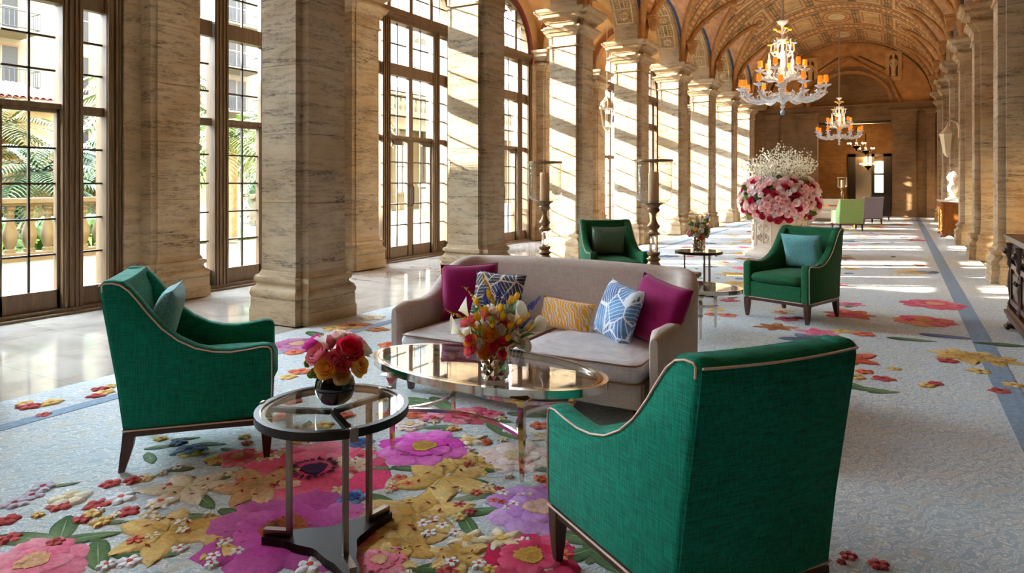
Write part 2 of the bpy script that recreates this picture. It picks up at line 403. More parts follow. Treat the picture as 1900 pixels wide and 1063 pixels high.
# ---- painted vaults: groin vault height fields with painted ornament (vertex colours = the paint)
rng = np.random.default_rng(3)
def vnoise(shape, cell):
    a = rng.random((shape[0]//cell+3, shape[1]//cell+3)); ii = np.arange(shape[0])/cell; jj = np.arange(shape[1])/cell
    i0 = ii.astype(int); j0 = jj.astype(int); fi = (ii-i0)[:, None]; fj = (jj-j0)[None]
    return a[i0][:, j0]*(1-fi)*(1-fj)+a[i0+1][:, j0]*fi*(1-fj)+a[i0][:, j0+1]*(1-fi)*fj+a[i0+1][:, j0+1]*fi*fj
def field_mesh(name, X, Y, Z, C, mat):
    nx, ny = Z.shape; vs = np.stack([np.broadcast_to(X[:, None], Z.shape), np.broadcast_to(Y[None], Z.shape), Z], -1).reshape(-1, 3)
    i = np.arange(nx-1)[:, None]; j = np.arange(ny-1)[None]; a = i*ny+j
    fs = np.stack([a, a+1, a+ny+1, a+ny], -1).reshape(-1, 4)
    me = bpy.data.meshes.new(name); me.vertices.add(len(vs)); me.vertices.foreach_set('co', vs.astype(np.float32).ravel())
    me.loops.add(fs.size); me.loops.foreach_set('vertex_index', fs.astype(np.int32).ravel())
    me.polygons.add(len(fs)); me.polygons.foreach_set('loop_start', np.arange(0, fs.size, 4, dtype=np.int32)); me.update(); me.validate()
    at = me.color_attributes.new('Col', 'FLOAT_COLOR', 'POINT'); at.data.foreach_set('color', np.concatenate([C.reshape(-1, 3), np.ones((len(vs), 1))], 1).astype(np.float32).ravel())
    me.materials.append(mat); me.polygons.foreach_set('use_smooth', np.ones(len(fs), bool)); me.set_sharp_from_angle(angle=.5)
    return put(name, me)
M['fresco'] = simple('painted_plaster', 'ffffff', .8, nz=(5, .16), vcol=True, bmp=(40, .15, .01))
HC, HA, HR, CR, CHW = -2.0, 3.32, 2.78, 1.52, 1.64
def barrel(x): return ZS+HR*np.sqrt(np.clip(1-((x-HC)/HA)**2, 0, 1))
def crx(x): return 1.42+.58*np.clip(HA-np.abs(x-HC), 0, 1.5)
def cross(x, dy): return ZS+crx(x)[:, None]*np.sqrt(np.clip(1-(dy/CHW)**2, 0, 1))[None]
th = np.linspace(-PI/2, PI/2, 231); X = HC+HA*np.sin(th)
NBY = 110; yy = np.arange(0, NBY*(NB+1)+1)/NBY; Yv = Y0-S+yy*S          # bays start at Y0-S
Yv = np.minimum(Yv, YEND)
dyb = (yy % 1-.5)*S; Zb = barrel(X)[:, None]; Zc = cross(X, dyb); Z = np.maximum(Zb, Zc)+np.zeros((len(X), len(Yv)))
L = lambda h: np.array(lin(h))
TH = np.degrees(th)[:, None]+0*dyb[None]; DY = np.abs(dyb)[None]+0*th[:, None]
C = np.zeros(Z.shape+(3,)); C[:] = L('c59a64')
def paint(mask, col, a=1.0): C[mask] = C[mask]*(1-a)+L(col)*a
# barrel: cross bands either side of each pier line, panel frames, medallions
cell = np.abs(((TH+90) % 20)-10); ci = np.floor((TH+90)/20).astype(int)
paint(DY < 1.2, 'd3ac72')
paint((DY < 1.12) & (cell < 8), 'b98350'); paint((DY < 1.04) & (cell < 6.6), 'e0c08a')
paint((DY < .86) & (cell < 5.4), 'a96b3a'); paint((DY < .80) & (cell < 4.6), 'd9b27a')
e2 = (DY/.7)**2+(cell/4.2)**2; paint((e2 < 1) & (ci % 2 == 0), 'b5652f'); paint((e2 < .62) & (ci % 2 == 0), 'ddb987'); paint((e2 < .22) & (ci % 2 == 0), 'a87a4c')
paint((np.abs(DY-.98) < .09) & (cell > 7.4), '6f6a50'); paint((np.abs(DY-.5) < .07) & (cell > 8.2), '5d6457')
paint((DY > 1.14) & (DY < 1.20), '8c6a44'); paint((DY > 1.20) & (DY < 1.42), 'c98f55')
sc_ = np.abs(((TH+90) % 5)-2.5); paint((DY > 1.24) & (DY < 1.38) & (sc_ < 1.5), '7f5e3b'); paint((DY > 1.27) & (DY < 1.35) & (sc_ < .9), 'e3c48e')
paint((DY > 1.42) & (DY < 1.5), '6d5539'); paint(DY > 1.5, 'c58a50'); paint((DY > 1.56) & (((TH+90) % 3) < 1.5), 'e0bd85')
paint((np.abs(cell-9.2) < .5) & (DY < 1.12), '7b5b3a')
spine = np.abs(TH) < 9; med = (DY/1.0)**2+(TH/8.4)**2
paint(spine & (DY < 1.14), 'd0a468'); paint(med < 1, 'a8562a'); paint(med < .8, 'd4a872'); paint(med < .5, 'b4703e'); paint(med < .34, 'e4cda4')
# lunette cells
Zb2 = np.clip((barrel(X)-ZS)/crx(X), 0, 1); dbd = (CHW*np.sqrt(1-Zb2**2))[:, None]
cellm = Zc > Zb; edge = dbd-DY; xo = (HA-np.abs(X-HC))[:, None]+0*dyb[None]
paint(cellm, 'd8a67c')
paint(cellm & (edge > .05) & (edge < .125), '4a5f86'); paint(cellm & (xo > .02) & (xo < .09), '4a5f86')
top = 1.35; paint(cellm & (np.abs(xo-top) < .0), '4a5f86')
orn = cellm & (edge > .2) & (xo > .2)
wv = np.sin(xo*22)*.5+.5
paint(orn & (DY < .03+.09*wv) & (np.sin(xo*22+1.2) > .55), '9c4a38'); paint(orn & (DY < .012), '6a7a52'); paint(orn & (np.abs(DY-.2) < .05) & (np.sin(xo*30) > .6), '8a6a4a')
paint(cellm & (((DY/.09)**2+((xo-.5)/.12)**2) < 1), 'efe0c2'); paint(cellm & (((DY/.045)**2+((xo-.5)/.06)**2) < 1), '7d8a7a')
C *= (.80+.4*vnoise(Z.shape, 5))[..., None]; C *= (.86+.28*vnoise(Z.shape, 2))[..., None]
ceil = field_mesh('ceiling', X, Yv, Z, np.clip(C, 0, .95), M['fresco']); tag(ceil, 'painted groin vault in ochre and terracotta over the hall', kind='structure')
# ribs along the groins, and corbels at their feet
M['rib'] = simple('ochre_rib', 'b98750', .7, nz=(8, .3), bmp=(25, .4, .01))
def rib(sx, sy):
    m = MB(); xs = []
    for i in range(31):
        xo_ = 1.13*(i/30)**1.6; x = HA-xo_; B_ = HR*math.sqrt(max(0, 1-(x/HA)**2)); q = min(1, B_/(1.42+.58*xo_)); dy = CHW*math.sqrt(1-q*q); xs.append((sx*x, sy*dy, ZS+B_-.02))
        if q >= 1: break
    m.tube(xs, .085, 8); m.tube([(a-.02*sx, b+.09*sy, c-.05+.05) for a, b, c in xs], .045, 6); return m.mesh('rib', M['rib'], 50)
ribs = {(sx, sy): rib(sx, sy) for sx in (-1, 1) for sy in (-1, 1)}
cb = MB().cbox(0, 0, .33, .26, .34, .05, .012).cbox(0, 0, .28, .22, .29, .05, .01).loft([[(-.05,-.05,0),(.06,-.05,0),(.06,.05,0),(-.05,.05,0)],[(-.08,-.09,.1),(.09,-.09,.1),(.09,.09,.1),(-.08,.09,.1)],[(-.1,-.13,.26),(.1,-.13,.26),(.1,.13,.26),(-.1,.13,.26)]]).mesh('corbel', M['rib'])
for k in range(-1, NB):
    yc = Y0+S/2+k*S
    for key, me in ribs.items():
        if yc+1.6 < YEND: put('rib', me, ceil, (HC, yc, 0))
    for sx in (-1, 1): put('corbel', cb, ceil, (HC+sx*3.05, yc-S/2, ZS+.28))
# aisle vault
th2 = np.linspace(-PI/2, PI/2, 41); X2 = -6.95+1.1*np.sin(th2); Zb = (ZS+1.3*np.cos(th2))[:, None]
Y2 = Y0-2*S+np.arange(0, 30*(NB+2)+1)/30*S; Y2 = np.minimum(Y2, YEND); d2 = ((np.arange(0, 30*(NB+2)+1)/30) % 1-.5)*S
Z2 = np.maximum(Zb, (ZS+1.5*np.sqrt(np.clip(1-(d2/1.64)**2, 0, 1)))[None]); C2 = np.zeros(Z2.shape+(3,)); C2[:] = L('e0b478')
ed = np.abs(d2)[None]+0*th2[:, None]; C2[ed > 1.45] = L('c98f55'); C2 *= (.85+.3*vnoise(Z2.shape, 3))[..., None]
o = field_mesh('ceiling_aisle', X2, Y2, Z2, np.clip(C2, 0, .95), M['fresco']); tag(o, 'ochre plaster vault over the window aisle', kind='structure')
for k in range(-1, NB):
    y = Y0+k*S; MB().bar([(-6.82-.98*math.cos(PI*j/16), y, ZS+1.12*math.sin(PI*j/16)) for j in range(17)], .5, .12, up=(0,0,1)).build('cross_arch', M['plaster'], o)

# ---- wall_end with opening, cornice, tympanum
oe = (-3.15, -.25, 4.30)
m = MB().box(-5.6, oe[0], YEND, YEND+.4, -.1, TOP).box(oe[1], 2.1, YEND, YEND+.4, -.1, TOP).box(oe[0], oe[1], YEND, YEND+.4, oe[2], TOP)
m.box(-8.3, -5.6, YEND, YEND+.4, -.1, TOP)
we = m.build('wall_end', M['stone_side']); tag(we, 'brown travertine end wall with a wide square opening', kind='structure')
for x0, x1 in ((-5.3, -4.75), (-3.95, oe[0]), (oe[1], .62), (1.0, 1.3)):
    for z0, z1 in ((.0, .3), (.304, 1.3), (1.304, 2.3), (2.304, 3.3), (3.304, 4.3)): MB().box(x0, x1, YEND-.14-(.05 if z0 == 0 else 0), YEND+.02, z0, z1).build('stone_block', M['stone_side'], we)
    rect_loft(MB(), (x0, x1, YEND-.14, YEND), [(4.3, 0), (4.31, .03), (4.42, .05), (4.43, .09), (4.5, .12)]).build('pilaster_cap', M['stone_side'], we)
MB().box(-5.3, 1.3, YEND-.12, YEND, 4.5, 4.62).box(-5.3, 1.3, YEND-.2, YEND, 4.62, 4.72).box(-5.3, 1.3, YEND-.3, YEND, 4.72, 4.8).build('cornice', M['stone_side'], we)
MB().box(oe[0], oe[1], YEND-.02, YEND+.3, 4.1, 4.32).build('lintel', M['stone_side'], we)
# painted lunette on the end wall: plaster field, round arch mouldings, niche panels with a figure
def half(r, rz, n=28): return [(r*math.cos(PI-PI*j/n), rz*math.sin(PI*j/n)) for j in range(n+1)]
fE = lambda a, b, d: (-1.9+a, YEND-d, 4.8+b)
MB().prism([(a-.1, b) for a, b in half(3.2, 2.75)], fE, -.02, .03).build('painted_field', simple('lunette_paint', 'cf9a5c', .8, nz=(3, .25)), we)
MB().prism(half(1.55, 1.35), fE, .02, .05).build('tympanum', M['stone_side'], we)
for r, w, mt in ((1.63, .12, 'rib'), (1.78, .10, 'stone_side')): MB().bar([fE(a, b, .08) for a, b in half(r, r*.88)], .12, w, up=(0,1,0)).build('arch_moulding', M[mt], we)
for s in (-1, 1):
    MB().bar([fE(s*1.95, 0, .06), fE(s*1.55, 1.0, .06), fE(0, 2.05, .06)], .1, .2, up=(0,1,0)).build('gable_band', M['rib'], we)
    MB().bar([fE(s*2.0, .95, .05), fE(s*1.3, 1.55, .05), fE(s*.4, 2.1, .05)], .04, .05, up=(0,1,0)).build('dark_band', simple('dark_paint', '4a4438', .7), we)
    px = s*1.62+.08
    MB().box(-1.9+px-.3, -1.9+px+.3, YEND-.09, YEND, 5.75, 7.0).build('niche_panel', simple('niche_paint', 'dcb276', .7, nz=(9, .2)), we)
    arch = [(-.16, .12), (-.16, .9)]+[(-.16*math.cos(PI*j/8), .9+.16*math.sin(PI*j/8)) for j in range(1, 8)]+[(.16, .9), (.16, .12)]
    MB().prism(arch, lambda a, b, d: (-1.9+px+a, YEND-d, 5.8+b), .08, .1).build('niche', simple('niche_shadow', '6b4428', .8), we)
    f = MB().lathe([(.07, 0), (.1, .03), (.075, .1), (.085, .3), (.1, .42), (.07, .5), (.1, .62), (.105, .7), (.04, .76), (.03, .79), (.05, .84), (.05, .9), (.0, .95)], 10)
    for q in (-1, 1): f.tube([(q*.1, 0, .7), (q*.14, -.01, .55), (q*.09, -.03, .42)], .026, 6)
    f.xf(Matrix.Translation((-1.9+px, YEND-.12, 5.94)) @ Matrix.Diagonal((1, .4, 1, 1))).build('statue_relief', simple('figure_paint', 'e6c48e', .7), we, 60)
# ---- vestibule beyond the opening
m = MB().box(-5.2, -4.95, YEND+.4, 45.8, -.1, 5.4).box(1.2, 1.45, YEND+.4, 45.8, -.1, 5.4).box(-5.2, 1.45, 42.0, 42.3, -.1, 5.4).box(-5.2, 1.45, YEND+.4, 42.3, 5.3, 5.5)
o = m.build('wall_vestibule', M['stone_side']); tag(o, 'warm stone vestibule seen through the end opening', kind='structure')

# ================================================================== carpet with carved floral pile
t = NT('carpet_ground'); v = t.pos()
w1 = t.n('TexWave', {'Vector': t.n('Mapping', {'Vector': v, 'Rotation': (0, 0, .6)}).outputs[0], 'Scale': 5.5, 'Distortion': 14, 'Detail': 3, 'Detail Scale': 1.6, 'Detail Roughness': .6}).outputs[1]
n2 = t.noise(v, 2.2, 3); n3 = t.noise(v, 160, 2)
sw = t.ramp(w1, [(.30, (0,0,0)), (.46, (1,1,1)), (.72, (1,1,1)), (.8, (.25,.25,.25))])
base = t.mix(t.ramp(n2, [(.4, (0,0,0)), (.62, (1,1,1))]), lin('e6e1d6'), lin('d8dcdb'))
c = t.mix(sw, lin('aab4ba'), base); c = t.mix(t.ramp(t.noise(v, 7, 3), [(.55, (0,0,0)), (.68, (.5,.5,.5))]), c, lin('c8bc9c'))
c = t.mix(t.ramp(n3, [(.3, (.25,)*3), (.7, (0,0,0))]), c, lin('8f9698'))
t.p(col=c, rough=.95, spec=.1, sheen=.15); t.bump(t.math('ADD', t.math('MULTIPLY', sw, .6), n3), .35, .006); M['carpet'] = t.m
M['band'] = simple('carpet_band', '8799ac', .95, nz=(30, .2), bmp=(200, .3, .004), spec=.1)
M['pile'] = simple('carpet_pile', 'ffffff', .95, nz=(55, .3), vcol=True, bmp=(180, .45, .005), spec=.1)
carpet = MB().box(-5.157, 1.3, -5.9, YEND-.22, -.012, 0).build('carpet', M['carpet']); tag(carpet, 'long pale carpet with giant colourful flowers running down the hall', 'carpet')
MB().box(.58, .74, -5.9, YEND-.25, 0, .003).build('border_band', M['band'], carpet)
MB().box(-4.66, -4.55, -5.9, YEND-.25, 0, .003).build('border_band', M['band'], carpet)
PAL = {k: [lin(x) for x in v.split()] for k, v in {
 'pinkred': 'cc1c44 f85080 ffa8c4', 'magenta': 'c01c98 e848c0 f890dc', 'purple': '90206c bc3c94 dc7cbc', 'violet': 'a054b4 c088d0 e4b8ea', 'crimson': 'a8123a d0285a ee7090',
 'pink': 'd8406c ee7c98 f6b8c0', 'pale': 'e0a8ac ecd6cc f4ece0', 'redpink': 'c02848 e05878 f0a0a8', 'gold': 'c08c3c e4b868 f6dc9c', 'peach': 'b8824c d8a878 ecc8a0', 'paleyel': 'c8a878 e4d2b0 f0e8d4',
 'mauve': '8c3c74 b46a94 d8a0b8', 'blue': '2c4888 5478b8 a0b8dc', 'slate': '4c5c84 7484a4 98a4b8', 'green': '44603c 6c8a58 9cb084', 'sage': '5c6c50 7c8c6c a0a888', 'cream': 'e0b860 f4ecd4 faf6ea',
 'white': 'd85a4c f0eef0 faf8fa', 'coral': 'c03c2c dc6848 f0a080', 'redsm': '902830 bc4448 dc8078', 'lilac': 'a83848 c0b4c0 d8ccd4', 'rust': '8c4828 b87444 d4a070', 'pink2': 'c81858 e85888 e8b060'}.items()}
cr = random.Random(11)
def mixc(a, b, t): return tuple(x*(1-t)+y*t for x, y in zip(a, b))
ZL = [0.]
def petal(mb, ox, oy, ang, Lp, Wd, z, c0, c1, pw=.75, point=False, s0=.0, streak=.35, ns=7, nt=6):
    ph = cr.uniform(0, 6); vs = []; col = []; ca, sa = math.cos(ang), math.sin(ang)
    rs = [cr.uniform(-1, 1) for _ in range(nt+1)]
    for i in range(ns+1):
        s = i/ns
        for j in range(nt+1):
            q = 2*j/nt-1
            w = Wd*(math.sin(PI*min(1, s*.97+.02)**pw)**.65 if point else (math.sin(PI*.5*min(1, s*1.6+.08)))*(1-max(0, s-.55)**2*1.2))
            ln = Lp*(s0+(1-s0)*s)*(1-(.0 if point else .22)*q*q*s)*(1+.05*math.sin(q*7+ph)*s)
            x, y = ln, w*q*(1+.06*math.sin(s*9+ph)); vs.append((ox+x*ca-y*sa, oy+x*sa+y*ca, z if (0 < j < nt and i < ns) else .0008))
            k = min(1, max(0, s*1.05-.1+streak*rs[j]*(.3+.7*s))); cc_ = mixc(c0, c1, k); e_ = .62 if j in (0, nt) else (.9 if i == ns else 1.0); col.append(tuple(q_*e_ for q_ in cc_))
    fs = [(i*(nt+1)+j, (i+1)*(nt+1)+j, (i+1)*(nt+1)+j+1, i*(nt+1)+j+1) for i in range(ns) for j in range(nt)]
    mb.add(vs, fs, 0, col)
def disc(mb, ox, oy, r, z, c0, c1, n=16, wob=.12):
    ph = cr.uniform(0, 6); vs = [(ox, oy, z)]; col = [c0]
    for q, zz in ((.6, z), (.95, z), (1.0, .001)):
        for j in range(n): a = 2*PI*j/n; rr = r*q*(1+wob*math.sin(3*a+ph)+wob*.6*math.sin(7*a)); vs.append((ox+rr*math.cos(a), oy+rr*math.sin(a), zz)); col.append(mixc(c0, c1, q))
    fs = [(0, 1+j, 1+(j+1) % n) for j in range(n)]+[(1+r_*n+j, 1+(r_+1)*n+j, 1+(r_+1)*n+(j+1) % n, 1+r_*n+(j+1) % n) for r_ in (0, 1) for j in range(n)]
    mb.add(vs, fs, 0, col)
def stroke(mb, x0, y0, x1, y1, w, z, c):
    dx, dy = x1-x0, y1-y0; l = math.hypot(dx, dy) or 1; nx, ny = -dy/l*w, dx/l*w; mx, my = (x0+x1)/2, (y0+y1)/2
    mb.add([(x0, y0, z), (mx+nx, my+ny, z), (x1, y1, z), (mx-nx, my-ny, z)], [(0, 1, 2, 3)], 0, c)
def motif(kind, x, y, R, pal, rot, m=None):
    solo = m is None; m = MB() if solo else m; P_ = PAL[pal]; d, mid, lt = P_; z = .004+cr.random()*.004
    if kind in ('peony', 'anem'):
        n = 8 if kind == 'peony' else 6
        for j in range(n): petal(m, x, y, rot+2*PI*j/n+cr.uniform(-.12, .12), R*cr.uniform(.86, 1.06), R*(.40 if n == 8 else .55), z+.0004*j, mixc(d, mid, cr.random()*.7), mixc(mid, lt, cr.random()))
        for j in range(6 if kind == 'peony' else 3): petal(m, x, y, rot+.4+2*PI*j/6, R*cr.uniform(.55, .72), R*.32, z+.005+.0004*j, mixc(d, mid, cr.random()), mixc(mid, lt, cr.random()))
        if kind == 'anem':
            dk = lin('241030'); disc(m, x, y, R*.16, z+.009, dk, lin('4a1c50'))
            for j in range(40): a = 2*PI*j/40+cr.uniform(-.05, .05); r1 = R*cr.uniform(.27, .36); stroke(m, x+R*.2*math.cos(a), y+R*.2*math.sin(a), x+r1*math.cos(a), y+r1*math.sin(a), R*.018, z+.0105, dk)
        else:
            g0 = lin('c08c34') if pal in ('magenta', 'crimson', 'pink2') else (lin('8c4026') if pal == 'purple' else mixc(lt, lin('d8b070'), .5)); g1 = lin('e6c064') if pal != 'purple' else lin('b86a38')
            disc(m, x, y, R*.27, z+.009, g0, mixc(g0, g1, .5))
            for j in range(70): a = cr.uniform(0, 2*PI); r0 = R*cr.uniform(.02, .24); r1 = r0+R*.075; stroke(m, x+r0*math.cos(a), y+r0*math.sin(a), x+r1*math.cos(a+.1), y+r1*math.sin(a+.1), R*.012, z+.0105, mixc(g0, g1, cr.random()) if pal != 'purple' else mixc(lin('5c2420'), g1, cr.random()))
    elif kind == 'lily':
        for j in range(6): petal(m, x, y, rot+2*PI*j/6+cr.uniform(-.2, .2), R*cr.uniform(.85, 1.15), R*.30, z+.0006*j, mixc(d, mid, cr.random()*.8), mixc(mid, lt, cr.random()), .8, True)
        for j in range(6):
            a = rot+.3+j*.9; r1 = R*cr.uniform(.35, .5); stroke(m, x, y, x+r1*math.cos(a), y+r1*math.sin(a), R*.012, z+.006, lin('8c9c6c')); b = a+1.2
            ex, ey = x+r1*math.cos(a), y+r1*math.sin(a); stroke(m, ex-R*.09*math.cos(b), ey-R*.09*math.sin(b), ex+R*.09*math.cos(b), ey+R*.09*math.sin(b), R*.03, z+.007, lin('8c2c24'))
    elif kind in ('small', 'star'):
        for j in range(5): petal(m, x, y, rot+2*PI*j/5, R*cr.uniform(.85, 1.1), R*(.42 if kind == 'small' else .34), z+.003+.0004*j, mixc(mid, lt, .2) if kind == 'small' else mixc(d, mid, .3), mixc(mid, lt, cr.random()), .7, kind == 'star', ns=5, nt=4)
        disc(m, x, y, R*.22, z+.0055, d, d, 8)
        if pal == 'blue':
            for j in range(8): petal(m, x, y, 2*PI*j/8, R*.6, R*.22, z+.009, d, mid, ns=4, nt=4)
    else:
        petal(m, x-R*math.cos(rot), y-R*math.sin(rot), rot, 2*R, R*.36, z*.7, mixc(d, mid, cr.random()*.6), mixc(mid, lt, cr.random()), .8, True, ns=10)
        stroke(m, x-R*.8*math.cos(rot), y-R*.8*math.sin(rot), x+R*.8*math.cos(rot), y+R*.8*math.sin(rot), R*.025, z*.7+.001, lt)
    if solo: return m.build('carpet_leaf' if kind == 'leaf' else 'carpet_flower', M['pile'], carpet, 50, True)
